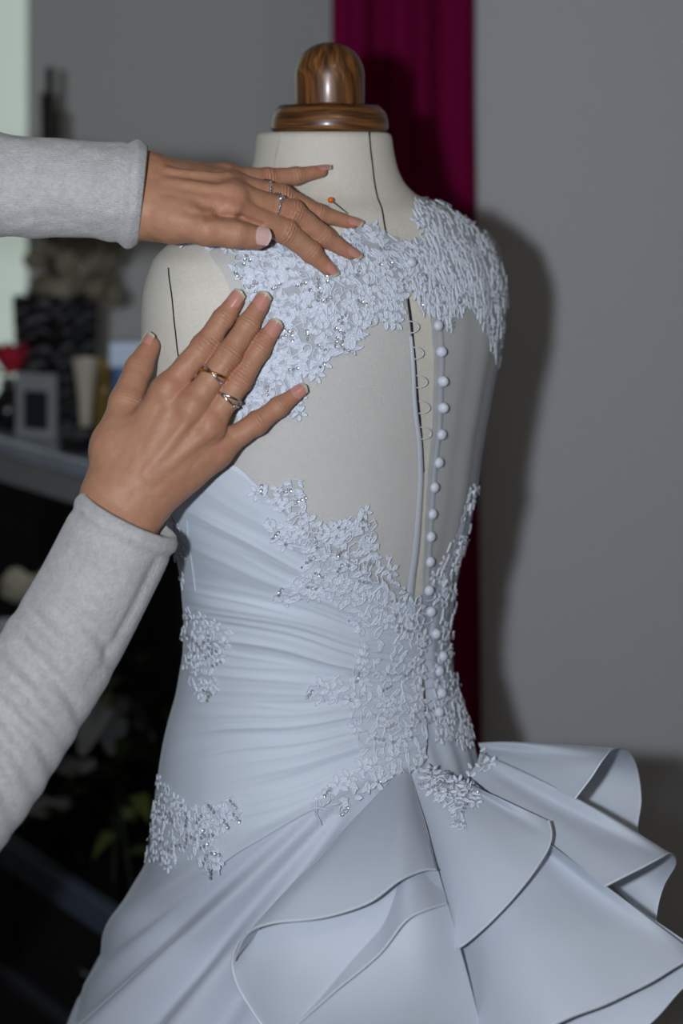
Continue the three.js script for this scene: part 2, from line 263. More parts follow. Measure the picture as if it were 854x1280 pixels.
const clothOff = (p) => {                                             // gathered folds that fan out from the back closing
  const [x, y] = toPx(p), dx = x - 720, dy = y - 865, a = Math.atan2(dy, -dx) / D2R, r = Math.hypot(dx, dy);
  const w = a * 0.235 + 0.55 * N3(x * 0.006, y * 0.012, 2.2), n1 = N3(w, r * 0.0022, 5.5), n2 = N3(w * 2.6 + 9, r * 0.004, 1.5), n3 = N3(w * 5.5 + 3, r * 0.005, 8.5);
  const amp = (0.45 + 0.55 * smooth(640, 720, y)) * (1 - 0.45 * smooth(860, 1000, y)) * smooth(560, 480, x * 0.9 + 30) * smooth(215, 270, x);
  return amp * (0.0027 * (1 - Math.abs(n1) * 2.2) + 0.0008 * (1 - Math.abs(n2) * 2.2) + 0.0003 * n3);
};
{
  // fitted bodice, one sheet from the left edge of the back opening round the front to the right edge
  mesh('bodice', grid(420, 260, (u, v) => {
    const tEst = lerp(97 * D2R, 97 * D2R - TAU, u), back = tEst > -60 * D2R;
    let yT, yB, t = tEst;
    if (u < 0.45) { yT = topL(Math.min(t, 98 * D2R)); yB = botL(t); }
    else if (u > 0.7) { yT = topR(t + TAU); yB = lerp(botL(-25 * D2R), yOf(985), smooth(0.7, 0.98, u)); }
    else { yT = lerp(topL(-20 * D2R), topR(200 * D2R), smooth(0.45, 0.7, u)); yB = botL(-25 * D2R); }
    const y = lerp(yT, yB, v), e0 = smooth(0.12, 0, u), e1 = smooth(0.88, 1, u);
    t += e0 * (T_L(y) - 97 * D2R) + e1 * (T_R(y) - 97 * D2R - 1.2 * D2R);
    const q = FORM.point(t, y), fold = back ? clothOff(q) : 0.0008 * Math.sin(t * 30);
    const edge = Math.min(1, v / 0.012), p = FORM.point(t, y, (0.0034 - 0.0012 * (1 - edge)) * (1 - 0.55 * smooth(0.965, 1, v)) + fold * smooth(0, 0.1, v) - (u > 0.7 ? 0.0012 : 0));
    return { p, uv: [t * 0.14, y] };
  }), M.satin, dress);
  // side seam of the bodice, a fine raised line
  mesh('princess_seam', tube(onForm([[238, 648], [243, 690], [249, 735], [256, 780], [262, 830], [264, 868]], 0.0040), 0.0008, 80, 6), M.satin, dress);
  // sheer tulle over the back, left and right of the opening
  const armL = byY([[252, 303], [262, 318], [280, 345], [292, 380], [296, 420], [280, 460], [262, 510], [250, 560], [240, 640]]);
  const topT = curve1([40 * D2R, 60 * D2R, 82 * D2R, 95 * D2R], [yOf(300), yOf(298), yOf(305), yOf(318)]);
  mesh('tulle_back', grid(60, 90, (u, v) => {
    let t = lerp(20 * D2R, 90 * D2R, u), yT = Math.min(FORM.hit(470, 300).y, 1.36), y = lerp(FORM.hit(360, 300).y, FORM.hit(500, 800).y, v);
    t = lerp(armL(y), T_L(y), u); y = lerp(y, Math.max(y, topL(Math.min(t, 97 * D2R)) - 0.012), 1);
    return { p: FORM.point(t, y, 0.0022 + 0.0005 * N3(t * 9, y * 20, 1)), uv: [t * 0.14, y] };
  }), M.tulle, dress);
  mesh('tulle_side', grid(60, 90, (u, v) => {
    const y = lerp(FORM.hit(540, 300).y, FORM.hit(545, 800).y, v), t = lerp(T_R(y), 235 * D2R, u);
    const g = Math.sin((t / D2R - 100) * 0.42 + 1.5 * v) * 0.0013 * smooth(100, 112, t / D2R);
    return { p: FORM.point(t, y, 0.0030 + g), uv: [t * 0.14, y] };
  }), M.tulleSide, dress);
  // bindings of the opening
  const strip = (edge, w0, w1, y0, y1, off, name, m, n = 90) => mesh(name, grid(6, n, (u, v) => { const y = lerp(y0, y1, v), t = edge(y), w = lerp(w0, w1, v) / FORM.A(y); return { p: FORM.point(t + w * (u - (w > 0 ? 0 : 1)) * (w > 0 ? -1 : 1), y, off + 0.0012 * Math.sin(u * Math.PI)), uv: [u * 0.01, y] }; }), m, dress);
  strip((y) => T_L(y) - 0.0, 0.0035, 0.0085, FORM.hit(512, 420).y, FORM.hit(514, 748).y, 0.0032, 'loop_binding', M.binding);
  strip((y) => T_R(y) + 0.075, 0.006, 0.005, FORM.hit(540, 400).y, FORM.hit(528, 742).y, 0.0036, 'button_binding', M.tulleSide);
  // covered buttons
  const dome = lathe([[0.0001, 0.0030], [0.0012, 0.0029], [0.0024, 0.0025], [0.0034, 0.0016], [0.0039, 0.0005], [0.0039, -0.0006], [0.003, -0.0016], [0.0001, -0.0018]], 24);
  const UPV = V(0, 1, 0);
  const button = (px, py, sx = 1, sy = 1, tilt = 0) => {
    const h = FORM.hit(px, py), n = FORM.normal(h), b = mesh('button', dome, M.button, dress);
    const q = n.clone().add(V(tilt, 0, 0)).normalize(); b.quaternion.setFromUnitVectors(UPV, q); b.position.copy(h).addScaledVector(n, 0.0062); b.scale.set(sx, 1.15, sy); return b;
  };
  for (const [x, y, tl] of [[508.5, 331, 0], [541, 407, 0], [545, 439, 0.5], [547, 475, 0.9], [547, 508, 0.8], [545, 541, 0.1], [541.5, 576, 0], [536, 607, 0], [533.5, 640, -0.1], [531.5, 668, -0.1], [530.5, 699, 0], [529, 735, 0.3], [531, 762, 0.5], [537, 790, 0.6], [545, 819, 0.7], [541, 838, 0.4], [544, 866, 0.5], [541, 890, 0.5]]) button(x, y, 1.1, 1.1, -tl);
  // cord loops standing out from the edge
  const loop = (px, py, w = 10, h = 15) => {
    const p0 = FORM.hit(px, py), n = FORM.normal(p0), pts = [];
    for (let i = 0; i <= 8; i++) { const a = -Math.PI / 2 + i / 8 * Math.PI, q = FORM.hit(px - w * 0.6 + w * 1.1 * Math.cos(a), py + h / 2 * Math.sin(a)); pts.push(q.addScaledVector(n, 0.0035 + 0.002 * Math.cos(a))); }
    mesh('button_loop', tube(pts, 0.00055, 28, 6), M.button, dress);
  };
  for (const [x, y, w, h] of [[513, 409], [518.5, 441], [523, 476], [526, 508], [528, 540], [508, 338, 9, 22], [528, 772, 12, 14], [527, 800, 10, 14], [532, 831, 14, 16], [530, 853, 15, 16], [537, 883, 20, 16], [534, 742, 8, 14]]) loop(x, y, w, h);
}

// skirt under the ruffles
{
  const ang = (p) => { const [x, y] = toPx(p); return [Math.atan2(y - 890, 530 - x) / D2R, Math.hypot(x - 530, y - 890)]; };
  const g1 = (a, c, s) => Math.exp(-(((a - c) / s) ** 2));
  mesh('skirt', grid(300, 150, (u, v) => {
    const t = u * TAU, y = lerp(yOf(870), 0.012, v ** 1.25), q = SKIRT.point(t, y), f = smooth(0.0, 0.12, v); let o = 0;
    if (q.z > -0.05 && q.x < 0.12) { const [a, r] = ang(q), k = clamp((r - 120) / 300); o = k * (-0.010 * g1(a, 40.5, 1.7) + 0.008 * g1(a, 44, 1.6) - 0.011 * g1(a, 48.5, 1.6) + 0.007 * g1(a, 52, 2) - 0.005 * g1(a, 37, 1) + 0.004 * g1(a, 34.5, 1.6) - 0.008 * g1(a, 57, 2.2)); }
    o += 0.012 * smooth(0.35, 1, v) * Math.sin(t * 13 + 0.7 * Math.sin(t * 3));
    return { p: SKIRT.point(t, y, lerp(0.0012, -0.002, smooth(yOf(960), yOf(880), y)) + o * f), uv: [t * 0.2, y] };
  }, true), M.skirt, dress);
}
// ruffles: fluted sheets of organza from the point of the back to their hems
const ruffleMeshes = [];
function ruffle(ribs, hemFrom = 0, hemTo = 1, bulge = 0.012, pipe = 0.0009, label) {
  // ribs: [[sx, sy, sd], [ex, ey, ed], bulge?] or with a third point in the middle
  const n = ribs.length, ev = (r, s) => {
    const pts = r.filter(Array.isArray), b = r.find((q) => typeof q === 'number') ?? bulge;
    let x, y, d;
    if (pts.length === 2) { x = lerp(pts[0][0], pts[1][0], s); y = lerp(pts[0][1], pts[1][1], s); d = lerp(pts[0][2], pts[1][2], s); }
    else { const c = [0, 1, 2].map((k) => 2 * pts[1][k] - (pts[0][k] + pts[2][k]) / 2); [x, y, d] = [0, 1, 2].map((k) => (1 - s) ** 2 * pts[0][k] + 2 * s * (1 - s) * c[k] + s * s * pts[2][k]); }
    return [x, y, d - b * Math.sin(Math.PI * s)];
  };
  const sample = (u, s) => { const f = u * (n - 1), i = Math.min(n - 2, Math.floor(f)), k = f - i, g = (j) => ev(ribs[clamp(j, 0, n - 1)], s), a = g(i - 1), b = g(i), c = g(i + 1), e = g(i + 2); return at(...[0, 1, 2].map((q) => catmull(a[q], b[q], c[q], e[q], k))); };
  const m = mesh('ruffle', grid((n - 1) * 12, 44, (u, v) => { const p = sample(u, v); p.addScaledVector(V(0.5, 0.2, 1), 0.0012 * N3(p.x * 30, p.y * 30, p.z * 30)); return { p, uv: [u * 0.3, v * 0.3] }; }), M.organza, dress);
  const hem = []; for (let i = 0; i <= (n - 1) * 8; i++) { const u = lerp(hemFrom, hemTo, i / ((n - 1) * 8)); const p = sample(u, 1); p.addScaledVector(V(0.5, 0.2, 1), 0.0012 * N3(p.x * 30, p.y * 30, p.z * 30)); hem.push(p); }
  mesh('hem_piping', tube(hem, pipe, hem.length * 2, 6), M.piping, m);
  ruffleMeshes.push(m); return m;
}
// far right: top ruffle, curling over at its end
ruffle([[[604, 948, 1.17], [719, 999, 1.085], 0.004], [[603, 941, 1.175], [738, 974, 1.092], 0.004], [[600, 934, 1.185], [753, 950, 1.10], 0.004], [[598, 929, 1.19], [[660, 928, 1.165]][0], [766, 937, 1.12]], [[598, 929, 1.20], [784, 938, 1.165], 0], [[600, 930, 1.21], [796, 962, 1.19], 0], [[602, 932, 1.21], [801, 1000, 1.19], 0], [[604, 934, 1.21], [797, 1040, 1.175], 0], [[606, 940, 1.2], [816, 1063, 1.15], 0]]);
// second ruffle
ruffle([[[585, 968, 1.14], [756, 1108, 1.02], 0.006], [[592, 960, 1.145], [792, 1090, 1.028], 0.006], [[597, 952, 1.15], [824, 1073, 1.042], 0.005], [[600, 941, 1.16], [719, 996, 1.105], [838, 1067, 1.06]], [[602, 940, 1.17], [844, 1078, 1.095], 0], [[604, 945, 1.18], [829, 1108, 1.115], 0], [[604, 950, 1.18], [820, 1150, 1.105], 0], [[604, 955, 1.18], [832, 1170, 1.08], 0]]);
// lowest right layer
ruffle([[[590, 975, 1.135], [720, 1080, 1.07], [900, 1205, 1.02]], [[580, 985, 1.13], [855, 1233, 1.005], 0.01], [[570, 990, 1.13], [808, 1283, 0.99], 0.012], [[560, 995, 1.13], [730, 1335, 0.985], 0.012], [[548, 1000, 1.13], [640, 1380, 0.99], 0.01]]);
// broad right layer over it
ruffle([[[583, 975, 1.13], [686, 1053, 1.065], [872, 1194, 0.995]], [[578, 982, 1.125], [854, 1203, 0.985], 0.008], [[570, 985, 1.122], [804, 1232, 0.972], 0.012], [[560, 988, 1.12], [750, 1257, 0.962], 0.014], [[550, 990, 1.12], [699, 1277, 0.958], 0.014], [[540, 990, 1.12], [650, 1305, 0.965], 0.012], [[528, 985, 1.12], [604, 1320, 0.985], 0.004]]);
// nearest right ruffle
ruffle([[[552, 962, 1.13], [600, 986, 1.10], [686, 1026, 1.055]], [[548, 962, 1.13], [689, 1044, 1.042], 0.004], [[543, 963, 1.128], [683, 1066, 1.03], 0.008], [[536, 964, 1.126], [655, 1106, 1.012], 0.012], [[528, 965, 1.124], [612, 1153, 1.0], 0.012], [[520, 966, 1.124], [576, 1183, 1.003], 0.008], [[512, 967, 1.124], [560, 1186, 1.01], 0.0]], 0, 0.84);
// left panel: lowest layer with the rounded corner
ruffle([[[515, 970, 1.123], [560, 1130, 1.035], [612, 1320, 1.0]], [[512, 970, 1.122], [520, 1130, 1.02], [540, 1320, 0.99]], [[508, 970, 1.12], [460, 1130, 1.024], [440, 1320, 0.985]], [[505, 970, 1.12], [410, 1130, 1.026], [350, 1300, 0.99]], [[500, 972, 1.12], [395, 1110, 1.032], [308, 1252, 1.004]], [[498, 974, 1.12], [390, 1090, 1.04], [291, 1212, 1.012]], [[496, 974, 1.12], [390, 1080, 1.04], [297, 1180, 1.03]], [[496, 974, 1.125], [400, 1070, 1.06], [318, 1162, 1.05]]], 0.43, 1);
ruffle([[[514, 968, 1.122], [558, 1129, 1.018], 0.0], [[511, 968, 1.12], [532, 1137, 1.0], 0.008], [[508, 968, 1.12], [506, 1152, 0.99], 0.012], [[505, 969, 1.12], [472, 1194, 0.985], 0.012], [[502, 970, 1.12], [422, 1236, 0.982], 0.012], [[499, 971, 1.12], [372, 1280, 0.985], 0.006]]);
ruffle([[[513, 966, 1.122], [545, 1087, 1.022], 0.0], [[510, 966, 1.12], [528, 1088, 1.012], 0.010], [[507, 966, 1.118], [498, 1101, 0.995], 0.014], [[504, 966, 1.118], [458, 1129, 0.984], 0.016], [[500, 967, 1.118], [398, 1147, 0.980], 0.018], [[497, 968, 1.118], [338, 1154, 0.983], 0.018], [[494, 969, 1.119], [308, 1168, 0.992], 0.016], [[492, 970, 1.12], [293, 1200, 1.0], 0.012]]);

// ---------- lace ----------
const inside = (poly, x, y) => { let c = false; for (let i = 0, j = poly.length - 1; i < poly.length; j = i++) { const [a, b] = poly[i], [p, q] = poly[j]; if ((b > y) !== (q > y) && x < (p - a) * (y - b) / (q - b) + a) c = !c; } return c; };
const ray = new THREE.Raycaster();
function hitRuffle(px, py) { const o = V(0, CAM_Y, CAM_Z), d = at(px, py, 1).sub(o).normalize(); ray.set(o, d); const h = ray.intersectObjects(ruffleMeshes, false); return h.length ? h[0].point : null; }
// a worked leaf: a blade with a raised corded rim and a central vein, moulded onto what it lies on
function leafGeo(px, py, ang, L, W, kind, lay) {
  const p0 = lay.hit(px, py); if (!p0) return null;
  const n = lay.normal(p0, px, py), right = V(1, 0, 0).addScaledVector(n, -n.x).normalize(), up = new THREE.Vector3().crossVectors(n, right).normalize();
  const ca = Math.cos(ang), sa = -Math.sin(ang), dir = right.clone().multiplyScalar(ca).addScaledVector(up, sa), side = new THREE.Vector3().crossVectors(n, dir);
  if (kind === 'wave') {
    const pts = [], w0 = rr(0, 6), k = rr(1.2, 2.2), bd = rr(-0.25, 0.25);
    for (let i = 0; i < 14; i++) { const x = i / 13, q = p0.clone().addScaledVector(dir, x * L).addScaledVector(side, W * 0.32 * Math.sin(x * k * TAU + w0) + bd * L * x * x); pts.push(lay.snap(q, 0.0006, n)); }
    return tube(pts, 0.00065, 40, 6);
  }
  if (kind === 'loop' || kind === 'curl') {
    const pts = [], m = kind === 'loop' ? 18 : 20, w0 = rr(0, 6);
    for (let i = 0; i < m; i++) { const a = kind === 'loop' ? i / m * TAU : i / (m - 1) * TAU * 1.25, f = kind === 'loop' ? 1 + 0.12 * Math.sin(a * 5 + w0) : 1 - 0.62 * i / m, q = p0.clone().addScaledVector(dir, L / 2 + L / 2 * Math.cos(a) * f).addScaledVector(side, W * 0.75 * Math.sin(a) * f); pts.push(lay.snap(q, 0.0006, n)); }
    return tube(pts, 0.00062, m * 3, 6, kind === 'loop');
  }
  const na = kind === 'cord' ? 14 : 12, nb = 8, bend = rr(-0.5, 0.5), wob = rr(0, 6);
  return grid(nb, na, (u, v) => {
    const b = u * 2 - 1;
    let prof, x = v * L, h;
    if (kind === 'petal') prof = Math.sin(Math.PI * Math.min(1, 0.12 + v * 0.92)) ** 0.55 * (0.55 + 0.45 * v);
    else if (kind === 'cord') prof = 0.5 + 0.5 * Math.sin(v * Math.PI);
    else prof = Math.sin(Math.PI * clamp(v * 0.97 + 0.02)) ** 0.8 * (1.1 - 0.35 * v) * (1 + 0.10 * Math.sin(v * 24 + wob));
    const end = Math.min(1, Math.min(v, 1 - v) * 9), ab = Math.abs(b);
    if (kind === 'cord') h = 0.0011 * Math.sqrt(Math.max(0, 1 - b * b)) * (0.3 + 0.7 * end);
    else { const rim = Math.exp(-(((ab - 0.78) / 0.2) ** 2)) + 0.9 * Math.exp(-((((v < 0.5 ? v : 1 - v) - 0.06) / 0.06) ** 2)) * (1 - ab), vein = 0.7 * Math.exp(-((b / 0.16) ** 2)) * smooth(1, 0.7, v); h = (0.0010 * Math.min(1, rim) + 0.0006 * vein + 0.0002 + 0.0002 * Math.sin(v * L * 9000 + b * 4)) * (ab > 0.99 ? 0 : 1); }
    const s = b * W / 2 * prof + bend * L * 0.35 * v * v;
    const q = p0.clone().addScaledVector(dir, x).addScaledVector(side, s);
    return { p: lay.snap(q, h, n), uv: [x, s] };
  });
}
const onBody = (extra = 0) => ({
  hit: (x, y) => FORM.hit(x, y), normal: (p) => FORM.normal(p),
  snap: (q, h) => { const [t, y] = FORM.ty(q); let base = 0.0031; const yTop = t > 97 * D2R ? topR(t) : t > -10 * D2R ? topL(t) : 9; if (y < yTop + 0.002) base = 0.0042 + (t < 97 * D2R ? Math.max(0, clothOff(q)) : 0.0008); return FORM.point(t, y, base + h + extra); },
});
const onRuffle = { hit: hitRuffle, normal: (p, x, y) => { const a = hitRuffle(x + 6, y), b = hitRuffle(x, y + 6); if (!a || !b) return V(0, 0, 1); const n = a.sub(p).cross(b.sub(p)).normalize(); return n.z < 0 ? n.negate() : n; }, snap: (q, h, n) => q.clone().addScaledVector(n, 0.0022 + h) };
let leavesLeft = 292; const spare = [];
const PX = 1 / 1600;
function applique(poly, o) {
  const { lay = onBody(), leaf = 15, width = 7.5, space = 9, flow = null, net = M.net, beads = 0.25, flowers = 0.3, tone } = o;
  const holder = new THREE.Group();
  // netting under the motifs
  let base = holder;
  if (net) {
    const xs = poly.map((p) => p[0]), ys = poly.map((p) => p[1]), x0 = Math.min(...xs), x1 = Math.max(...xs), y0 = Math.min(...ys), y1 = Math.max(...ys), st = 4, id = {}, pos = [], uv = [], idx = [];
    const vert = (i, j) => { const k = i + '_' + j; if (!(k in id)) { const h = lay.hit(x0 + i * st, y0 + j * st); if (!h) return (id[k] = -1); const q = lay.snap(h, 0.0002, lay === onRuffle ? V(0.3, 0.2, 0.9) : null); id[k] = pos.length / 3; pos.push(q.x, q.y, q.z); uv.push(q.x, q.y); } return id[k]; };
    for (let i = 0; i < (x1 - x0) / st; i++) for (let j = 0; j < (y1 - y0) / st; j++) {
      const x = x0 + (i + 0.5) * st, y = y0 + (j + 0.5) * st; if (!inside(poly, x, y)) continue;
      const a = vert(i, j), b = vert(i + 1, j), c = vert(i, j + 1), d = vert(i + 1, j + 1); if (Math.min(a, b, c, d) < 0) continue; idx.push(a, c, b, b, c, d);
    }
    if (idx.length) { const g = new THREE.BufferGeometry(); g.setAttribute('position', new THREE.Float32BufferAttribute(pos, 3)); g.setAttribute('uv', new THREE.Float32BufferAttribute(uv, 2)); g.setIndex(idx); g.computeVertexNormals(); base = mesh('lace_applique', g, net, dress); }
  }
  if (base === holder) { holder.name = numbered('lace_applique'); dress.add(holder); }
  const pieces = [], beadSpots = [];
  const xs = poly.map((p) => p[0]), ys = poly.map((p) => p[1]), pts = [];
  for (let tries = 0; tries < 6000; tries++) { const x = rr(Math.min(...xs), Math.max(...xs)), y = rr(Math.min(...ys), Math.max(...ys)); if (!inside(poly, x, y) || pts.some(([a, b]) => Math.hypot(a - x, b - y) < space)) continue; pts.push([x, y]); }
  for (const [x, y] of pts) {
    if (rnd() < flowers) {
      const k = 5, a0 = rr(0, 6), s = rr(0.75, 1.1);
      for (let i = 0; i < k; i++) { const a = a0 + i / k * TAU; pieces.push([x + Math.cos(a) * 2 * s, y + Math.sin(a) * 2 * s, a, leaf * 0.62 * s, width * 0.95 * s, 'petal']); }
      if (rnd() < 0.22) beadSpots.push([x, y, 1]);
    } else {
      const a = flow ? flow(x, y) + rr(-0.35, 0.35) : rr(0, TAU), s = rr(0.7, 1.25), kr = rnd(), kind = flow ? (kr < 0.42 ? 'leaf' : kr < 0.8 ? 'wave' : kr < 0.9 ? 'curl' : 'loop') : kr < 0.2 ? 'cord' : kr < 0.38 ? 'loop' : kr < 0.52 ? 'curl' : 'leaf';
      pieces.push([x - Math.cos(a) * leaf * s / 2, y - Math.sin(a) * leaf * s / 2, a, leaf * s, kind === 'cord' ? 2.6 : width * rr(0.7, 1.1), kind]);
      if (!flow && rnd() < 0.6) { const b = a + rr(0.7, 1.2) * (rnd() < 0.5 ? -1 : 1); pieces.push([x, y, b, leaf * s * 0.75, width * 0.8, 'leaf']); }
      if (rnd() < beads) beadSpots.push([x + rr(-4, 4), y + rr(-4, 4), 0]);
    }
  }
  const geos = pieces.map(([x, y, a, L, W, k]) => [leafGeo(x, y, a, L * PX, W * PX, k, lay), k, L * W]).filter((q) => q[0]);
  for (const [g, k, size] of geos) spare.push({ g, k, size, base });
  // sequins: little cups with a hole
  const cup = lathe([[0.00035, 0.0002], [0.0006, 0.0001], [0.0013, 0.0006], [0.0014, 0.0005], [0.0013, 0.0003], [0.0006, -0.0002]], 10), list = [];
  for (const [x, y, f] of beadSpots) {
    const m = f ? 1 : 3, a0 = rr(0, 6);
    for (let i = 0; i < m; i++) {
      const bx = x + (f ? 0 : Math.cos(a0) * i * 5), by = y + (f ? 0 : Math.sin(a0) * i * 5), h = lay.hit(bx, by); if (!h) continue;
      const n = lay.normal(h, bx, by), q = lay.snap(h, 0.0016, n); const g = cup.clone(); g.applyQuaternion(new THREE.Quaternion().setFromUnitVectors(V(0, 1, 0), n.clone().add(V(rr(-0.4, 0.4), rr(-0.4, 0.4), 0)).normalize())); g.translate(q.x, q.y, q.z); list.push(g);
    }
  }
  if (list.length) { const b = mesh('beading', mergeGeometries(list), M.sequin, base); b.userData.kind = 'stuff'; }
  return base;
}
const dirTo = (x0, y0) => (x, y) => Math.atan2(y - y0, x - x0);
applique([[300, 312], [335, 300], [400, 318], [432, 288], [462, 282], [485, 296], [508, 305], [514, 335], [508, 352], [504, 382], [492, 412], [478, 398], [452, 404], [440, 438], [405, 448], [396, 470], [380, 462], [372, 486], [376, 518], [348, 508], [325, 516], [300, 520], [292, 490], [312, 430], [318, 370], [296, 340]], { space: 8.6, leaf: 18, width: 9, flowers: 0.26, beads: 0.13 });
applique([[200, 299], [245, 296], [300, 304], [296, 322], [262, 312], [225, 306]], { space: 9, net: false });
const SHOULDER = applique([[518, 250], [540, 252], [562, 264], [600, 292], [622, 325], [631, 370], [628, 430], [622, 462], [608, 420], [598, 398], [584, 384], [566, 392], [556, 412], [540, 392], [524, 388], [516, 360], [506, 338], [516, 310], [530, 296], [518, 276]], { space: 5.4, leaf: 22, width: 5.6, flowers: 0.12, beads: 0.1, flow: (x, y) => lerp(1.15, 1.45, smooth(520, 620, x)) });
applique([[320, 612], [348, 606], [372, 598], [380, 640], [400, 655], [432, 650], [452, 634], [462, 655], [470, 690], [486, 698], [492, 730], [518, 748], [522, 800], [500, 796], [476, 768], [446, 786], [430, 756], [400, 738], [352, 750], [346, 740], [374, 722], [382, 694], [340, 668], [334, 656], [366, 648]], { net: M.netSatin, space: 8.8, leaf: 17, width: 8.5, flowers: 0.24, beads: 0.16 });
applique([[462, 778], [522, 765], [524, 850], [528, 930], [520, 960], [500, 966], [470, 978], [432, 1014], [396, 1022], [388, 1004], [420, 980], [452, 955], [436, 900], [430, 872], [390, 872], [388, 852], [432, 838], [452, 800]], { net: M.netSatin, space: 11.5, leaf: 18, width: 9, flowers: 0.24, beads: 0.14 });
applique([[598, 584], [600, 610], [590, 680], [572, 750], [566, 800], [570, 860], [588, 905], [598, 928], [565, 932], [546, 928], [538, 900], [536, 840], [548, 780], [538, 722], [556, 690], [576, 660], [582, 620]], { net: M.netSatin, space: 6.8, leaf: 15, width: 7, flowers: 0.28, beads: 0.2 });
applique([[233, 762], [262, 770], [294, 786], [290, 808], [272, 830], [280, 858], [262, 874], [242, 850], [233, 812]], { net: M.netSatin, space: 8.5, leaf: 13, beads: 0.5 });
applique([[199, 968], [215, 985], [245, 1010], [300, 998], [304, 1014], [272, 1044], [280, 1088], [256, 1082], [232, 1060], [216, 1082], [192, 1076], [188, 1068], [192, 1030]], { net: M.netSatin, space: 7.8, leaf: 13, beads: 0.5 });
applique([[218, 642], [226, 648], [232, 690], [236, 725], [230, 728], [222, 690]], { space: 7, leaf: 12, net: false });
applique([[534, 930], [560, 918], [585, 922], [612, 940], [616, 962], [592, 966], [596, 990], [600, 1008], [586, 1016], [580, 1044], [570, 1036], [568, 1008], [545, 1002], [528, 984], [540, 960]], { lay: onRuffle, space: 7.2, leaf: 14, width: 6, net: false, flowers: 0.25 });
// the largest motifs are pieces of their own, the small remainder is one part
spare.sort((a, b) => b.size - a.size);
const rest = [];
spare.forEach((s, i) => { if (i < 296) mesh(s.k === 'petal' ? 'lace_petal' : s.k === 'cord' || s.k === 'wave' || s.k === 'loop' || s.k === 'curl' ? 'lace_cord' : 'lace_leaf', s.g, M.lace, s.base); else rest.push(s.g); });
if (rest.length) { const m = mesh('lace_filling', mergeGeometries(rest), M.lace, dress); m.userData.kind = 'stuff'; }
// crystals that catch the flash
for (const [x, y, r] of [[397, 457, 2], [527, 367, 2], [620, 371, 1.6], [376, 704, 2.2], [508, 921, 2.4], [565, 950, 2.6], [576, 991, 2.4], [432, 772, 1.6], [417, 727, 1.6], [196, 1067, 2], [193, 1028, 1.4]]) {
  const h = y > 940 && x > 540 ? hitRuffle(x, y) : FORM.hit(x, y); if (!h) continue;
  const n = FORM.normal(h); mesh('rhinestone', new THREE.SphereGeometry(r * 0.8 * PX, 14, 10), M.crystal, dress).position.copy(h).addScaledVector(n, y > 940 && x > 540 ? 0.004 : 0.0062);
}

// ---------- sideboard standing at an angle in the recess ----------
const SB = V(-0.396, 0, -0.66), SBTURN = -46.2 * D2R, TOP = 1.017, SHELF = 0.468;
const side_at = (px, d, y) => V((px - CX) / F * d, y, CAM_Z - d);      // a spot on a level surface
{
  const s = thing('sideboard', 'black sideboard with a polished grey stone top and an open niche, behind the lower sleeve', 'sideboard', SB.toArray(), SBTURN);
  const xl = -0.49, xr = 0.31, dp = 0.30;
  const stone = phy({ map: texture(128, (u, v) => { const k = 0.52 + 0.12 * tileNoise(u, v, 8) + 0.06 * tileNoise(u, v, 32); return [k * 0.92, k * 0.98, k * 1.06]; }, true, 3), roughness: 0.22, clearcoat: 0.3 });
  const rb = (x0, x1, y0, y1, z0, z1, r = 0.003) => { const g = new RoundedBoxGeometry(x1 - x0, y1 - y0, z1 - z0, 3, r); g.translate((x0 + x1) / 2, (y0 + y1) / 2, (z0 + z1) / 2); return g; };
  mesh('stone_top', rb(xl, xr, TOP - 0.026, TOP, -dp, 0, 0.008), stone, s);
  mesh('fascia', rb(xl + 0.004, xr - 0.004, TOP - 0.062, TOP - 0.026, -dp + 0.01, -0.006), std({ color: srgb(126, 129, 130), roughness: 0.5 }), s);
  mesh('back_panel', rb(xl + 0.01, xr - 0.01, 0.05, TOP - 0.062, -dp, -dp + 0.016), M.black, s);
  mesh('side_panel', rb(xl + 0.01, xl + 0.035, 0.05, TOP - 0.062, -dp + 0.016, -0.012), M.black, s);
  mesh('side_panel', rb(xr - 0.035, xr - 0.01, 0.05, TOP - 0.062, -dp + 0.016, -0.012), M.black, s);
  mesh('lower_shelf', rb(xl + 0.035, xr - 0.035, SHELF - 0.03, SHELF, -dp + 0.016, -0.012), M.blackGloss, s);
  mesh('shelf_edge', rb(xl + 0.02, xr - 0.02, SHELF - 0.036, SHELF + 0.002, -0.012, 0.004), phy({ color: srgb(76, 88, 106), roughness: 0.35 }), s);
  for (const [a, b] of [[xl + 0.036, -0.092], [-0.09, xr - 0.036]]) { const dr = mesh('drawer', rb(a + 0.003, b - 0.003, 0.285, SHELF - 0.04, -0.25, -0.016), M.black, s); const kn = new THREE.SphereGeometry(0.011, 16, 12); kn.translate((a + b) / 2, 0.36, -0.006); mesh('knob', kn, M.blackGloss, dr); }
  mesh('drawer_rail', rb(xl + 0.035, xr - 0.035, 0.262, 0.28, -0.25, -0.010), phy({ color: srgb(48, 54, 63), roughness: 0.4 }), s);
  for (const [a, b] of [[xl + 0.036, -0.092], [-0.09, xr - 0.036]]) mesh('cupboard_door', rb(a + 0.003, b - 0.003, 0.06, 0.258, -0.03, -0.014), M.black, s);
  for (const x of [xl + 0.04, xr - 0.04]) for (const z of [-dp + 0.04, -0.05]) mesh('foot', new THREE.CylinderGeometry(0.016, 0.012, 0.05, 14).translate(x, 0.025, z), M.black, s);
}
const TY = TOP + 0.0005;
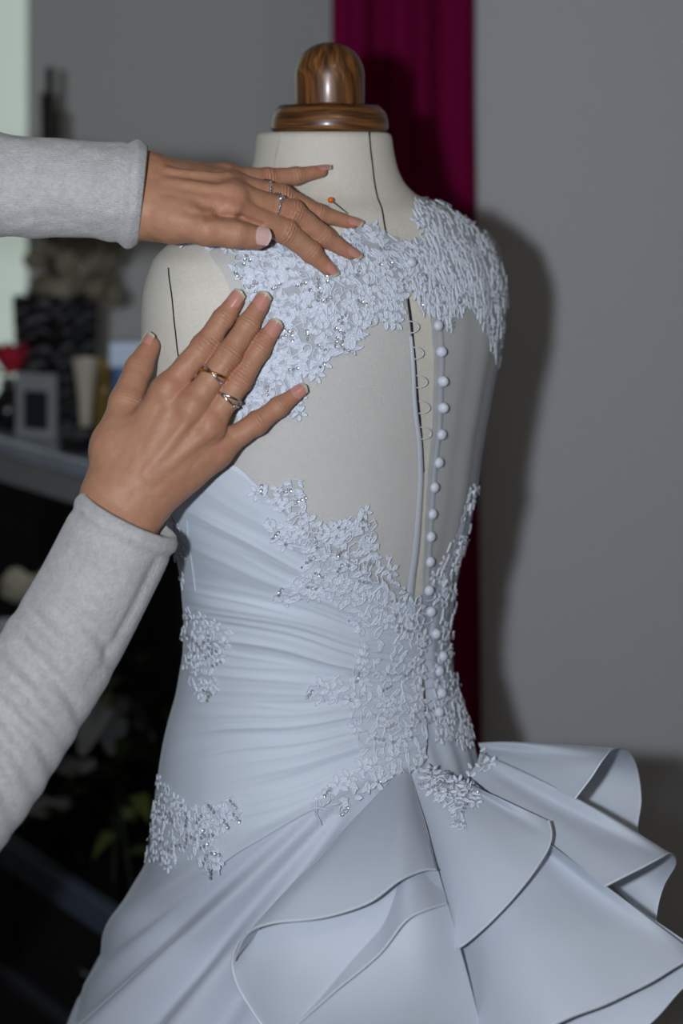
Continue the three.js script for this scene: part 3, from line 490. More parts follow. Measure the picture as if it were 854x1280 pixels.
{
  // patterned vase with dried flowers
  const p = side_at(70, 2.085, TY), v = thing('patterned_vase', 'tall square black vase with a silver leaf pattern, on the sideboard', 'vase', p.toArray(), -0.5);
  const pat = texture(256, (u, w) => { const k = Math.abs(Math.sin(u * 12.57 + 2.2 * Math.sin(w * 12.57)) * Math.sin(w * 18.85 + 1.8 * Math.cos(u * 12.57))) + 0.5 * (tileNoise(u, w, 16) - 0.5); const s = smooth(0.55, 0.72, k); return [lerp(0.075, 0.40, s), lerp(0.075, 0.40, s), lerp(0.09, 0.42, s)]; }, true, 1.4);
  const w = 0.044, h = 0.185, mv = phy({ map: pat, roughness: 0.35 });
  const vb = new THREE.CylinderGeometry(w * 1.42, w * 1.2, h, 4, 12, true); vb.rotateY(Math.PI / 4); vb.translate(0, h / 2, 0);
  mesh('vase_body', vb.toNonIndexed(), mv, v).geometry.computeVertexNormals(); mv.side = THREE.DoubleSide;
  mesh('vase_bottom', new THREE.BoxGeometry(w * 1.6, 0.006, w * 1.6).translate(0, 0.0035, 0), M.black, v);
  const lip = new THREE.TorusGeometry(w * 1.42, 0.003, 6, 4); lip.rotateX(Math.PI / 2); lip.rotateY(0); mesh('vase_rim', lip.translate(0, h, 0), M.blackGloss, v);
  const b = thing('dried_bouquet', 'bunch of taupe dried flowers in the patterned vase, dark added twigs imitating a wall shadow', 'dried flowers', [p.x, TY + 0.012, p.z]);
  const shadowTwigM = std({ color: srgb(46, 42, 38), roughness: 0.9 }), dryM = [[136, 129, 112], [122, 114, 99], [150, 143, 128], [112, 104, 88]].map((c) => std({ color: srgb(...c), roughness: 0.95 }));
  for (let i = 0; i < 34; i++) {
    const q = at(rr(38, 142), rr(298, 372), 2.085 + rr(-0.05, 0.09)).sub(b.position); const g = new THREE.IcosahedronGeometry(rr(0.011, 0.022), 3), a = g.attributes.position;
    for (let k = 0; k < a.count; k++) { const n = V(a.getX(k), a.getY(k), a.getZ(k)), f = 1 + 0.5 * N3(n.x * 220 + i, n.y * 220, n.z * 220); a.setXYZ(k, n.x * f, n.y * f * 0.85, n.z * f); }
    g.computeVertexNormals(); g.translate(q.x, q.y, q.z); const head = mesh('seed_head', g, dryM[i % 4], b);
    mesh('stem', tube([V(rr(-0.012, 0.012), 0.0, rr(-0.012, 0.012)), V(q.x * 0.25, 0.15, q.z * 0.25), q.clone()], 0.0011, 14, 5), dryM[1], head);
  }
  for (const [x, y, r] of [[62, 84, 0.006], [54, 116, 0.005], [72, 138, 0.004]]) { const q = at(x, y, 2.12).sub(b.position); mesh('shadow_twig', tube([V(rr(-0.01, 0.01), 0, 0.0), V(q.x * 0.2, 0.17, q.z * 0.3), V(q.x * 0.75, q.y * 0.6, q.z * 0.8), q], r, 26, 6), shadowTwigM, b); }  // dark stems added to imitate a soft shadow streak on the wall
}
{
  // small silver picture frame
  const p = side_at(46, 1.965, TY), f = thing('picture_frame', 'small silver frame with a dark glossy picture, standing below the patterned vase', 'picture frame', p.toArray(), -0.35);
  const sil = phy({ color: srgb(168, 172, 178), roughness: 0.4, metalness: 0.35 }), w = 0.062, h = 0.088, e = 0.011;
  const fb = (a, b, c, d, z0, z1) => new RoundedBoxGeometry(b - a, d - c, z1 - z0, 2, 0.001).translate((a + b) / 2, (c + d) / 2, (z0 + z1) / 2);
  mesh('frame_side', fb(-w / 2, -w / 2 + e, 0, h, -0.005, 0.005), sil, f); mesh('frame_side', fb(w / 2 - e, w / 2, 0, h, -0.005, 0.005), sil, f);
  mesh('frame_rail', fb(-w / 2 + e, w / 2 - e, 0, e, -0.005, 0.005), sil, f); mesh('frame_rail', fb(-w / 2 + e, w / 2 - e, h - e * 2.2, h, -0.005, 0.005), sil, f);
  mesh('picture', fb(-w / 2 + e, w / 2 - e, e, h - e * 2.2, -0.004, 0.001), phy({ color: srgb(34, 42, 50), roughness: 0.15 }), f);
  mesh('strut', fb(-0.006, 0.006, 0, 0.05, -0.03, -0.005), M.black, f);
}
{
  const p = side_at(107, 1.93, TY), c = thing('flute_vase', 'slim white vase tapering down to a narrow black foot, on the sideboard', 'vase', p.toArray());
  mesh('vase_cup', lathe([[0.0005, 0.022], [0.008, 0.022], [0.0095, 0.05], [0.0135, 0.085], [0.0185, 0.113], [0.0172, 0.113], [0.0122, 0.085], [0.0005, 0.03]], 36), phy({ color: srgb(190, 182, 168), roughness: 0.4 }), c);
  mesh('vase_foot', lathe([[0.0005, 0], [0.021, 0], [0.021, 0.006], [0.012, 0.016], [0.008, 0.0225], [0.0005, 0.0225]], 32), M.blackGloss, c);
}
{
  const p = side_at(131, 1.935, TY), b = thing('amber_bottle', 'small amber bottle with a gold cap between the white vase and the blue carton', 'bottle', p.toArray());
  mesh('glass', lathe([[0.0005, 0], [0.013, 0], [0.0145, 0.003], [0.0145, 0.07], [0.011, 0.079], [0.006, 0.083], [0.006, 0.09], [0.0005, 0.09]], 32), phy({ color: srgb(112, 92, 40), roughness: 0.2, clearcoat: 0.4 }), b);
  mesh('cap', lathe([[0.0005, 0.0903], [0.009, 0.0903], [0.009, 0.111], [0.008, 0.113], [0.0005, 0.113]], 28), phy({ color: srgb(164, 134, 78), roughness: 0.35, metalness: 0.5 }), b);
}
{
  const p = side_at(163, 1.9, TY), b = thing('blue_carton', 'blue carton with a pale blue lid, beside the thumb of the lower hand', 'box', p.toArray(), 0.1);
  mesh('carton', new RoundedBoxGeometry(0.045, 0.106, 0.03, 3, 0.003).translate(0, 0.053, 0), phy({ map: texture(64, (u, v) => { const k = smooth(0.3, 0.8, tileNoise(u, v, 4)); return [lerp(0.12, 0.42, k * 0.6), lerp(0.36, 0.55, k), lerp(0.56, 0.70, k)]; }, true, 1), roughness: 0.3 }), b);
  mesh('lid', new RoundedBoxGeometry(0.056, 0.036, 0.04, 4, 0.006).translate(0, 0.1245, 0), phy({ color: srgb(206, 226, 250), roughness: 0.35 }), b);
}
{
  const p = side_at(10, 2.03, TY), v = thing('bud_vase', 'small round black vase holding the red rose, at the left edge of the picture', 'vase', p.toArray());
  mesh('vase_body', lathe([[0.0005, 0], [0.018, 0], [0.027, 0.018], [0.026, 0.036], [0.011, 0.055], [0.010, 0.066], [0.013, 0.07], [0.0085, 0.0695], [0.007, 0.055], [0.0005, 0.01]], 36), M.blackGloss, v);
  const r = thing('red_rose', 'single red rose with dark green leaves in the round black vase', 'rose', [p.x, TY + 0.012, p.z]);
  const head = at(14, 447, 2.03).sub(r.position), red = [srgb(150, 16, 40), srgb(176, 28, 52), srgb(120, 8, 26)].map((c) => phy({ color: c, roughness: 0.7, side: THREE.DoubleSide, sheen: 0.3, sheenColor: new THREE.Color(1, 0.3, 0.4) })), gr = std({ color: srgb(38, 54, 30), roughness: 0.7, side: THREE.DoubleSide });
  mesh('stem', tube([V(0, 0, 0), V(0.002, head.y * 0.5, 0), head.clone().add(V(0, -0.014, 0))], 0.0018, 16, 6), gr, r);
  for (let i = 0; i < 15; i++) {
    const ring = i < 4 ? 0 : i < 9 ? 1 : 2, a0 = i * 2.4, R = [0.009, 0.016, 0.024][ring], hgt = [0.040, 0.046, 0.046][ring], open = [0.1, 0.3, 0.55][ring];
    mesh('petal', grid(10, 8, (u, q) => { const a = a0 + (u - 0.5) * [2.4, 1.8, 1.5][ring] * Math.sin(Math.PI * clamp(0.2 + q * 0.7)), rad = R * (0.35 + 0.65 * Math.sin(q * Math.PI / 2 * (1 + open * 0.2))) + open * 0.006 * q * q, y = -0.022 + hgt * q * (1 - 0.25 * open * q) - 0.004 * (2 * u - 1) ** 2 * q; return V(head.x + Math.cos(a) * rad, head.y + y, head.z + Math.sin(a) * rad); }), red[(i + ring) % 3], r);
  }
  for (const [s, hy] of [[1, 0.55], [-1, 0.68]]) mesh('leaf', grid(6, 10, (u, q) => { const w = (u - 0.5) * 0.022 * Math.sin(Math.PI * clamp(q * 0.95 + 0.03)); return V(0.002 + s * q * 0.04, head.y * hy + 0.014 * Math.sin(q * 2.4) - Math.abs(w) * 0.3, w); }), gr, r);
}
{
  const p = side_at(96, 1.868, TY), b = thing('trinket_box', 'low black lidded box in front of the white vase', 'box', p.toArray(), -0.6);
  mesh('box_body', new RoundedBoxGeometry(0.036, 0.018, 0.026, 3, 0.002).translate(0, 0.009, 0), M.blackGloss, b);
  mesh('box_lid', new RoundedBoxGeometry(0.038, 0.007, 0.028, 3, 0.002).translate(0, 0.0217, 0), phy({ color: srgb(58, 62, 66), roughness: 0.3 }), b);
}
// artificial flowers in the niche
{
  const leafM = std({ color: srgb(66, 78, 28), roughness: 0.7, side: THREE.DoubleSide }), stemM = std({ color: srgb(40, 48, 24), roughness: 0.8 });
  const flower = (name, label, px, py, d, r, col, petals, open, droop = 0) => {
    const root = side_at(px, d, SHELF + 0.001), hd = at(px, py, d).sub(root), f = thing(name, label, 'flower', root.toArray(), 0);
    const m = std({ color: srgb(...col), roughness: 0.75, side: THREE.DoubleSide });
    mesh('stem', tube([V(0.004, 0, 0), V(0.006, hd.y * 0.5, -0.006), V(hd.x, hd.y - 0.004, 0)], 0.0022, 20, 6), stemM, f);
    for (let i = 0; i < petals; i++) {
      const a0 = i / petals * TAU + 0.3 * (i % 2), k = i % 2 ? 0.8 : 1;
      mesh('petal', grid(8, 12, (u, q) => { const w = (u - 0.5) * r * 0.85 * Math.sin(Math.PI * clamp(q * 0.82 + 0.1)), el = lerp(1.35, open, q), rad = r * k * q * Math.sin(el) + 0.002, y = r * k * q * Math.cos(el) - droop * q * q * r + w * w * 6, c = Math.cos(a0), s = Math.sin(a0); return V(hd.x + c * rad - s * w, hd.y + y, s * rad + c * w).add(V(0, 0, y > 0 ? y * 0.6 : 0)); }), m, f);
    }
    mesh('flower_centre', new THREE.SphereGeometry(r * 0.16, 12, 8).translate(hd.x, hd.y + r * 0.12, r * 0.1), std({ color: srgb(176, 168, 120), roughness: 0.8 }), f);
    for (const s of [-1, 1]) mesh('leaf', grid(6, 12, (u, q) => { const w = (u - 0.5) * 0.03 * Math.sin(Math.PI * clamp(q * 0.95 + 0.03)); return V(0.005 + s * q * 0.055, hd.y * 0.45 + s * 0.03 + 0.05 * Math.sin(q * 2), w + 0.01 * q); }), leafM, f);
  };
  flower('cream_flower', 'round cream flower above the lower sleeve, topmost in the niche', 33, 752, 1.98, 0.056, [196, 192, 172], 9, 0.6);
  flower('white_flower', 'bluish white open flower at the left edge of the picture, below the cream one', 0, 795, 2.06, 0.046, [186, 192, 206], 7, 1.1);
  flower('white_flower', 'white lily with long drooping petals right of the lower sleeve', 138, 880, 1.835, 0.055, [205, 205, 212], 6, 1.5, 0.9);
  flower('white_flower', 'ragged white flower head lying lowest, just above the shelf edge right of the sleeve', 60, 1015, 1.93, 0.034, [205, 205, 210], 9, 1.2);
  flower('white_flower', 'small ragged white flower between the lily and the lowest flower head', 95, 966, 1.885, 0.03, [200, 200, 206], 9, 1.1);
  const g = thing('trailing_greenery', 'dark green leafy spray hanging in the niche beside the lily', 'greenery', side_at(166, 1.81, SHELF + 0.001).toArray());
  const stemTop = at(172, 832, 1.81).sub(g.position); mesh('stem', tube([V(0, 0, 0), V(-0.015, 0.12, 0), V(stemTop.x, stemTop.y, 0)], 0.002, 20, 6), stemM, g);
  for (let i = 0; i < 11; i++) { const q0 = i / 10, a = i * 2.4, L = 0.05; mesh('leaf', grid(6, 12, (u, q) => { const w = (u - 0.5) * 0.026 * Math.sin(Math.PI * clamp(q * 0.95 + 0.03)), x = Math.cos(a) * L * q, z = Math.sin(a) * L * q * 0.6; return V(lerp(-0.012, stemTop.x, q0) + x - Math.sin(a) * w, stemTop.y * (0.15 + 0.85 * q0) + 0.015 * Math.sin(q * 3) - 0.02 * q * q, z + Math.cos(a) * w); }), leafM, g); }
}

// ---------- the woman: hands, arms, sleeves ----------
function nets(sdf, lo, hi, cell) {                                     // surface nets: a smooth mesh of a distance field
  const nx = Math.ceil((hi.x - lo.x) / cell) + 1, ny = Math.ceil((hi.y - lo.y) / cell) + 1, nz = Math.ceil((hi.z - lo.z) / cell) + 1;
  const val = new Float32Array(nx * ny * nz), id = new Int32Array(nx * ny * nz).fill(-1), pos = [], nor = [], idx = [];
  for (let k = 0, n = 0; k < nz; k++) for (let j = 0; j < ny; j++) { const y = lo.y + j * cell, z = lo.z + k * cell; for (let i = 0; i < nx;) { const d = sdf(lo.x + i * cell, y, z, 1); val[n] = d; n++; i++; let skip = Math.min(nx - i, Math.floor(Math.abs(d) / cell) - 8); while (skip-- > 0) { val[n] = d; n++; i++; } } }
  const off = [0, 1, nx, nx + 1, nx * ny, nx * ny + 1, nx * ny + nx, nx * ny + nx + 1], E = [[0, 1], [2, 3], [4, 5], [6, 7], [0, 2], [1, 3], [4, 6], [5, 7], [0, 4], [1, 5], [2, 6], [3, 7]];
  for (let k = 0; k < nz - 1; k++) for (let j = 0; j < ny - 1; j++) for (let i = 0; i < nx - 1; i++) {
    const b = (k * ny + j) * nx + i; let m = 0; for (let c = 0; c < 8; c++) if (val[b + off[c]] < 0) m |= 1 << c;
    if (m === 0 || m === 255) continue;
    let x = 0, y = 0, z = 0, n = 0;
    for (const [p, q] of E) { if (((m >> p) & 1) === ((m >> q) & 1)) continue; const a = val[b + off[p]], c = val[b + off[q]], t = a / (a - c); x += lerp(p & 1, q & 1, t); y += lerp((p >> 1) & 1, (q >> 1) & 1, t); z += lerp(p >> 2, q >> 2, t); n++; }
    const X = lo.x + (i + x / n) * cell, Y = lo.y + (j + y / n) * cell, Z = lo.z + (k + z / n) * cell, e = cell * 0.5;
    id[b] = pos.length / 3; pos.push(X, Y, Z);
    const gx = sdf(X + e, Y, Z) - sdf(X - e, Y, Z), gy = sdf(X, Y + e, Z) - sdf(X, Y - e, Z), gz = sdf(X, Y, Z + e) - sdf(X, Y, Z - e), l = Math.hypot(gx, gy, gz) || 1; nor.push(gx / l, gy / l, gz / l);
  }
  const quad = (a, b, c, d, flip) => { if (Math.min(a, b, c, d) < 0) return; if (flip) idx.push(a, c, b, b, c, d); else idx.push(a, b, c, b, d, c); };
  for (let k = 1; k < nz - 1; k++) for (let j = 1; j < ny - 1; j++) for (let i = 1; i < nx - 1; i++) {
    const b = (k * ny + j) * nx + i, s = val[b] < 0;
    if (s !== (val[b + 1] < 0)) quad(id[b - nx - nx * ny], id[b - nx * ny], id[b - nx], id[b], !s);
    if (s !== (val[b + nx] < 0)) quad(id[b - 1 - nx * ny], id[b - 1], id[b - nx * ny], id[b], !s);
    if (s !== (val[b + nx * ny] < 0)) quad(id[b - 1 - nx], id[b - nx], id[b - 1], id[b], !s);
  }
  const g = new THREE.BufferGeometry(); g.setAttribute('position', new THREE.Float32BufferAttribute(pos, 3)); g.setAttribute('normal', new THREE.Float32BufferAttribute(nor, 3)); g.setIndex(idx); return g;
}
const smin = (a, b, k) => { const h = Math.max(k - Math.abs(a - b), 0) / k; return Math.min(a, b) - h * h * k * 0.25; };
const bone = (a, b, ra, rb) => { const d = b.clone().sub(a); return { ax: a.x, ay: a.y, az: a.z, dx: d.x, dy: d.y, dz: d.z, il: 1 / d.lengthSq(), ra, rb }; };
const capsule = (o, x, y, z) => { const px = x - o.ax, py = y - o.ay, pz = z - o.az, t = clamp((px * o.dx + py * o.dy + pz * o.dz) * o.il), qx = px - o.dx * t, qy = py - o.dy * t, qz = pz - o.dz * t; return Math.sqrt(qx * qx + qy * qy + qz * qz) - (o.ra + (o.rb - o.ra) * t); };
const boundsOf = (bones, pad) => { const b = new THREE.Box3(); for (const o of bones) for (const t of [0, 1]) { const r = Math.max(o.ra, o.rb) + pad; const p = V(o.ax + o.dx * t, o.ay + o.dy * t, o.az + o.dz * t); b.expandByPoint(p.clone().addScalar(r)); b.expandByPoint(p.clone().addScalar(-r)); } return b; };
const A3 = (q) => at(q[0], q[1], q[2]);
const SKIN = srgb(171, 128, 99).toArray(), REDDER = srgb(173, 108, 89).toArray(), PALE = srgb(183, 142, 116).toArray();
function makeHand(h) {
  // fingers: [[px, py, depth, radius] x 4] from knuckle to tip
  const chains = h.fingers.map((f) => { const P = f.map(A3), r = f.map((q) => q[3]), e = P[3].clone().sub(P[2]).normalize(); P[3].addScaledVector(e, -r[3]); return { P, r, e }; });
  const fb = chains.map(({ P, r }) => [0, 1, 2].map((i) => bone(P[i], P[i + 1], r[i], r[i + 1])));
  const palm = h.palm.map(([a, b, ra, rb]) => bone(A3(a), A3(b), ra, rb)), ridges = h.ridges.map(([a, b, ra, rb]) => bone(A3(a), A3(b), ra, rb));
  const grooves = (h.grooves ?? []).map(([a, b, deep, w]) => { const A = A3(a), B = A3(b); B.z = A.z; return Object.assign(bone(A, B, 0, 0), { deep, w }); });
  // knuckle folds: short grooves across the back of each middle joint
  const creases = [];
  chains.forEach(({ P, r }, i) => { for (const j of [1, 2]) creases.push({ c: P[j], ax: P[j + 1].clone().sub(P[j - 1]).normalize(), r: r[j] * 1.6, a: (j === 1 ? 1 : 0.55) * (i === 4 ? 0.4 : 1) }); });
  const sdf = (x, y, z, coarse) => {
    let p = 1; for (const o of palm) { const d = capsule(o, x, y, z); p = p === 1 ? d : smin(p, d, 0.014); }
    let f = 1e3; for (const ch of fb) { let d = capsule(ch[0], x, y, z); if (d < 0.05) d = smin(smin(d, capsule(ch[1], x, y, z), 0.003), capsule(ch[2], x, y, z), 0.003); else d = Math.min(d - 0.0, capsule(ch[1], x, y, z), capsule(ch[2], x, y, z)); f = f === 1e3 ? d : smin(f, d, 0.0016); }
    let d = smin(p, f, 0.009);
    if (d > 0.012 || d < -0.012) return d;
    for (const o of ridges) d = smin(d, capsule(o, x, y, z), 0.006);
    for (const c of creases) { const dx = x - c.c.x, dy = y - c.c.y, dz = z - c.c.z, l = dx * c.ax.x + dy * c.ax.y + dz * c.ax.z, r2 = dx * dx + dy * dy + dz * dz; if (r2 < c.r * c.r * 1.4) { const w = Math.exp(-((l / 0.0045) ** 2)); d += c.a * (0.00034 * Math.cos(l * 2400 + 1.5 * N3(x * 300, y * 300, z * 300)) - 0.00045) * w; } }
    for (const o of grooves) d += o.deep * Math.exp(-((capsule(o, x, y, o.az) / o.w) ** 2));
    d += 0.0004 * N3(x * 130, y * 130, z * 130) + 0.00013 * N3(x * 700, y * 700, z * 700);
    return d;
  };
  const bb = boundsOf([...palm, ...fb.flat()], 0.006), g = nets(sdf, bb.min, bb.max, 0.00115);
  const col = [], pa = g.attributes.position, spots = [];
  chains.forEach(({ P, r }) => { spots.push([P[0], 0.011, 0.55], [P[1], 0.010, 0.5], [P[2], 0.008, 0.35], [P[3], 0.009, 0.8]); });
  for (let i = 0; i < pa.count; i++) {
    const x = pa.getX(i), y = pa.getY(i), z = pa.getZ(i); let red = 0.18 + 0.5 * fbm(x * 60, y * 60, z * 60, 2);
    for (const [c, r, k] of spots) { const d2 = (x - c.x) ** 2 + (y - c.y) ** 2 + (z - c.z) ** 2; red += k * Math.exp(-d2 / (r * r)); }
    const t = clamp(red), m = 1 + 0.08 * fbm(x * 400, y * 400, z * 400, 2), pl = clamp(0.5 + 1.2 * fbm(x * 35 + 5, y * 35, z * 35, 2));
    for (let k = 0; k < 3; k++) col.push(lerp(lerp(SKIN[k], PALE[k], pl * 0.5), REDDER[k], t * 0.75) * m);
  }
  g.setAttribute('color', new THREE.Float32BufferAttribute(col, 3));
  return { g, chains };
}
const nailM = phy({ vertexColors: true, roughness: 0.22, clearcoat: 0.7, clearcoatRoughness: 0.12, side: THREE.DoubleSide });
function nailGeo({ P, e, r }, dorsal, o = {}) {
  const R = r[3] * (o.fat ?? 1.0) + 0.0004, d = V(...dorsal).addScaledVector(e, -V(...dorsal).dot(e)).normalize(), s = new THREE.Vector3().crossVectors(e, d), len = o.len ?? R * 2.1, free = o.free ?? 0.002, pink = srgb(o.pearl ? 214 : 192, o.pearl ? 178 : 138, o.pearl ? 172 : 126).toArray(), tip = srgb(o.pearl ? 222 : 190, o.pearl ? 200 : 190, o.pearl ? 192 : 168).toArray(), col = [];
  const g = grid(12, 16, (u, v) => {
    const a = (u - 0.5) * 2, wid = (o.wid ?? 1.05) * (1 - 0.30 * Math.max(0, 0.22 - v) / 0.22 * 1.0) * (v > 0.9 ? 1 - 0.5 * ((v - 0.9) / 0.1) ** 2 : 1), th = a * wid, corner = 0.12 * a * a;
    const along = lerp(R + free - len, R + free, v * (1 - corner * 0.5) - (v < 0.2 ? 0 : 0)) + (v < 0.3 ? (0.3 - v) * 0.004 * a * a : 0), rad = R * (along > R * 0.1 ? 1 - 0.10 * ((along - R * 0.1) / R) ** 2 : 1) * (o.flat ?? 1);
    const k = smooth(0.80, 0.87, v + 0.06 * a * a); for (let q = 0; q < 3; q++) col.push(lerp(pink[q], tip[q], k));
    return P[3].clone().addScaledVector(e, along).addScaledVector(d, rad * Math.cos(th)).addScaledVector(s, rad * Math.sin(th));
  });
  g.setAttribute('color', new THREE.Float32BufferAttribute(col, 3)); return g;
}
const person = thing('person', 'woman in a pale grey knitted sweater laying both ringed hands on the gown', 'person');
const skinM = phy({ vertexColors: true, roughness: 0.52, sheen: 0.15, sheenRoughness: 0.5, sheenColor: new THREE.Color(1, 0.75, 0.65), specularIntensity: 0.7 });
// lower hand: her right hand, flat on the shoulder blade
const lower = makeHand({
  fingers: [
    [[209, 487, 1.047, 0.0104], [255, 433, 1.055, 0.0092], [279, 398, 1.062, 0.0080], [301, 368, 1.066, 0.0066]],
    [[239, 508, 1.040, 0.0104], [286, 444, 1.051, 0.0094], [311, 405, 1.060, 0.0082], [332, 370, 1.066, 0.0068]],
    [[262, 531, 1.043, 0.0100], [299, 476, 1.052, 0.0091], [325, 436, 1.060, 0.0080], [346, 404, 1.066, 0.0066]],
    [[270, 562, 1.052, 0.0098], [321, 529, 1.058, 0.0083], [349, 508, 1.064, 0.0072], [377, 488, 1.070, 0.0058]],
    [[143, 560, 1.050, 0.0150], [158, 502, 1.068, 0.0125], [173, 461, 1.084, 0.0105], [193, 422, 1.097, 0.0076]]],
  palm: [
    [[140, 618, 1.040, 0], [206, 492, 1.048, 0], 0.0165, 0.0108], [[150, 622, 1.036, 0], [238, 512, 1.042, 0], 0.0165, 0.0108], [[162, 628, 1.036, 0], [262, 536, 1.045, 0], 0.0165, 0.0106], [[176, 636, 1.040, 0], [272, 566, 1.054, 0], 0.0165, 0.0112],
    [[138, 612, 1.046, 0], [146, 556, 1.052, 0], 0.017, 0.0155], [[142, 560, 1.054, 0], [200, 520, 1.054, 0], 0.014, 0.010],
    [[141, 622, 1.040, 0], [104, 700, 1.031, 0], 0.0182, 0.020], [[170, 640, 1.042, 0], [134, 716, 1.031, 0], 0.0182, 0.020]],
  ridges: [[[176, 592, 1.0275, 0], [212, 506, 1.0375, 0], 0.0022, 0.0022], [[182, 594, 1.025, 0], [238, 520, 1.031, 0], 0.0022, 0.0024], [[188, 600, 1.026, 0], [258, 542, 1.0345, 0], 0.0022, 0.0022], [[196, 612, 1.0285, 0], [262, 570, 1.0425, 0], 0.002, 0.002],
    [[206, 490, 1.040, 0], [211, 482, 1.0405, 0], 0.0050, 0.0050], [[237, 512, 1.0335, 0], [241, 505, 1.0345, 0], 0.0052, 0.0050], [[260, 535, 1.0365, 0], [263, 529, 1.037, 0], 0.0048, 0.0048]],
});
// upper hand: her left hand, over the shoulder
const upper = makeHand({
  fingers: [
    [[287, 258, 1.060, 0.0100], [357, 289, 1.082, 0.0094], [389, 315, 1.090, 0.0080], [416, 342, 1.0945, 0.0056]],
    [[290, 244, 1.066, 0.0104], [366, 265, 1.090, 0.0092], [405, 296, 1.102, 0.0080], [445, 321, 1.110, 0.0054]],
    [[286, 230, 1.082, 0.0098], [352, 245, 1.106, 0.0086], [398, 267, 1.119, 0.0074], [447, 281, 1.128, 0.0052]],
    [[282, 221, 1.102, 0.0090], [334, 222, 1.124, 0.0074], [370, 220, 1.136, 0.0068], [408, 213, 1.147, 0.0050]],
    [[214, 274, 1.048, 0.0148], [258, 286, 1.040, 0.0122], [293, 291, 1.044, 0.0112], [335, 299, 1.056, 0.0094]]],
  palm: [
    [[178, 256, 1.058, 0], [284, 259, 1.062, 0], 0.0165, 0.0106], [[180, 246, 1.060, 0], [288, 246, 1.068, 0], 0.0165, 0.0110], [[182, 232, 1.068, 0], [284, 232, 1.084, 0], 0.0165, 0.0104], [[184, 222, 1.078, 0], [280, 222, 1.102, 0], 0.0160, 0.0100],
    [[176, 266, 1.056, 0], [216, 272, 1.053, 0], 0.018, 0.0155], [[214, 276, 1.055, 0], [280, 272, 1.062, 0], 0.0125, 0.0105],
    [[176, 262, 1.060, 0], [70, 258, 1.055, 0], 0.0180, 0.023], [[180, 222, 1.072, 0], [70, 212, 1.06, 0], 0.0172, 0.023]],
  grooves: [[[236, 264, 1.05], [262, 270, 1.05], 0.0010, 0.0028], [[262, 270, 1.05], [300, 271, 1.05], 0.0020, 0.0030], [[300, 271, 1.05], [326, 281, 1.05], 0.002, 0.0022]],
  ridges: [[[205, 242, 1.047, 0], [284, 256, 1.052, 0], 0.0022, 0.0022], [[208, 228, 1.050, 0], [288, 238, 1.056, 0], 0.0024, 0.0024], [[210, 214, 1.056, 0], [284, 222, 1.071, 0], 0.0022, 0.0022],
    [[281, 260, 1.0535, 0], [291, 263, 1.0535, 0], 0.0052, 0.0052], [[286, 242, 1.0585, 0], [296, 245, 1.0595, 0], 0.0054, 0.0052], [[284, 228, 1.0745, 0], [292, 230, 1.075, 0], 0.0050, 0.0048]],
});
// the rest of her, standing at the left outside the picture
const P = { pelvis: V(-0.63, 0.74, 0.10), waist: V(-0.60, 0.92, 0.10), chest: V(-0.545, 1.10, 0.10), neck: V(-0.51, 1.25, 0.10), head: V(-0.475, 1.40, 0.09), shR: V(-0.50, 1.17, 0.25), shL: V(-0.52, 1.19, -0.04), elR: V(-0.345, 0.885, 0.25), elL: V(-0.39, 1.37, 0.12), wrR: at(118, 735, 1.027), midR: at(-36, 982, 0.986), midL: at(-85, 226, 1.05), wrL: at(75, 235, 1.058) };
const bodyBones = [bone(P.pelvis, P.waist, 0.115, 0.10), bone(P.waist, P.chest, 0.10, 0.115), bone(P.chest, P.neck, 0.10, 0.05), bone(P.chest.clone().add(V(0.01, 0.06, 0)), P.shR, 0.07, 0.045), bone(P.chest.clone().add(V(0.01, 0.06, 0)), P.shL, 0.07, 0.045), bone(P.neck, P.head, 0.047, 0.05),
  bone(P.shR, P.elR, 0.043, 0.035), bone(P.elR, P.midR, 0.034, 0.030), bone(P.midR, P.wrR, 0.030, 0.022), bone(P.shL, P.elL, 0.043, 0.035), bone(P.elL, P.midL, 0.034, 0.029), bone(P.midL, P.wrL, 0.029, 0.023)];
const hips = [-1, 1].map((s) => V(-0.63, 0.72, 0.10 + s * 0.08)), knees = [-1, 1].map((s) => V(-0.61, 0.41, 0.10 + s * 0.085)), ankles = [-1, 1].map((s) => V(-0.66, 0.075, 0.10 + s * 0.085));
for (let i = 0; i < 2; i++) bodyBones.push(bone(hips[i], knees[i], 0.075, 0.05), bone(knees[i], ankles[i], 0.05, 0.032));
const headSdf = (x, y, z) => {
  const X = x - P.head.x - 0.005, Y = y - P.head.y - 0.01, Z = z - P.head.z; let d = (Math.hypot(X / 0.093, Y / 0.118, Z / 0.074) - 1) * 0.074;
  d = smin(d, Math.hypot(X - 0.035, (Y + 0.065) * 0.9, Z) - 0.045, 0.03);                                 // jaw
  d = smin(d, capsule(noseB, x, y, z), 0.012); for (const s of [-1, 1]) d = smin(d, Math.hypot((X + 0.012) / 1.3, (Y + 0.012) / 1.9, (Z - s * 0.076) * 1.6) - 0.014, 0.006);
  for (const s of [-1, 1]) { const q = Math.hypot(X - 0.088, Y - 0.004, (Z - s * 0.031) * 0.8); d = Math.max(d, -(q - 0.013)) * 0.5 + d * 0.5; }
  d = smin(d, Math.hypot((X - 0.079) * 1.4, (Y + 0.052) * 2.4, Z) - 0.019, 0.006);                        // lips
  return d;
};
const noseB = bone(P.head.clone().add(V(0.088, 0.02, 0)), P.head.clone().add(V(0.104, -0.018, 0)), 0.007, 0.011);
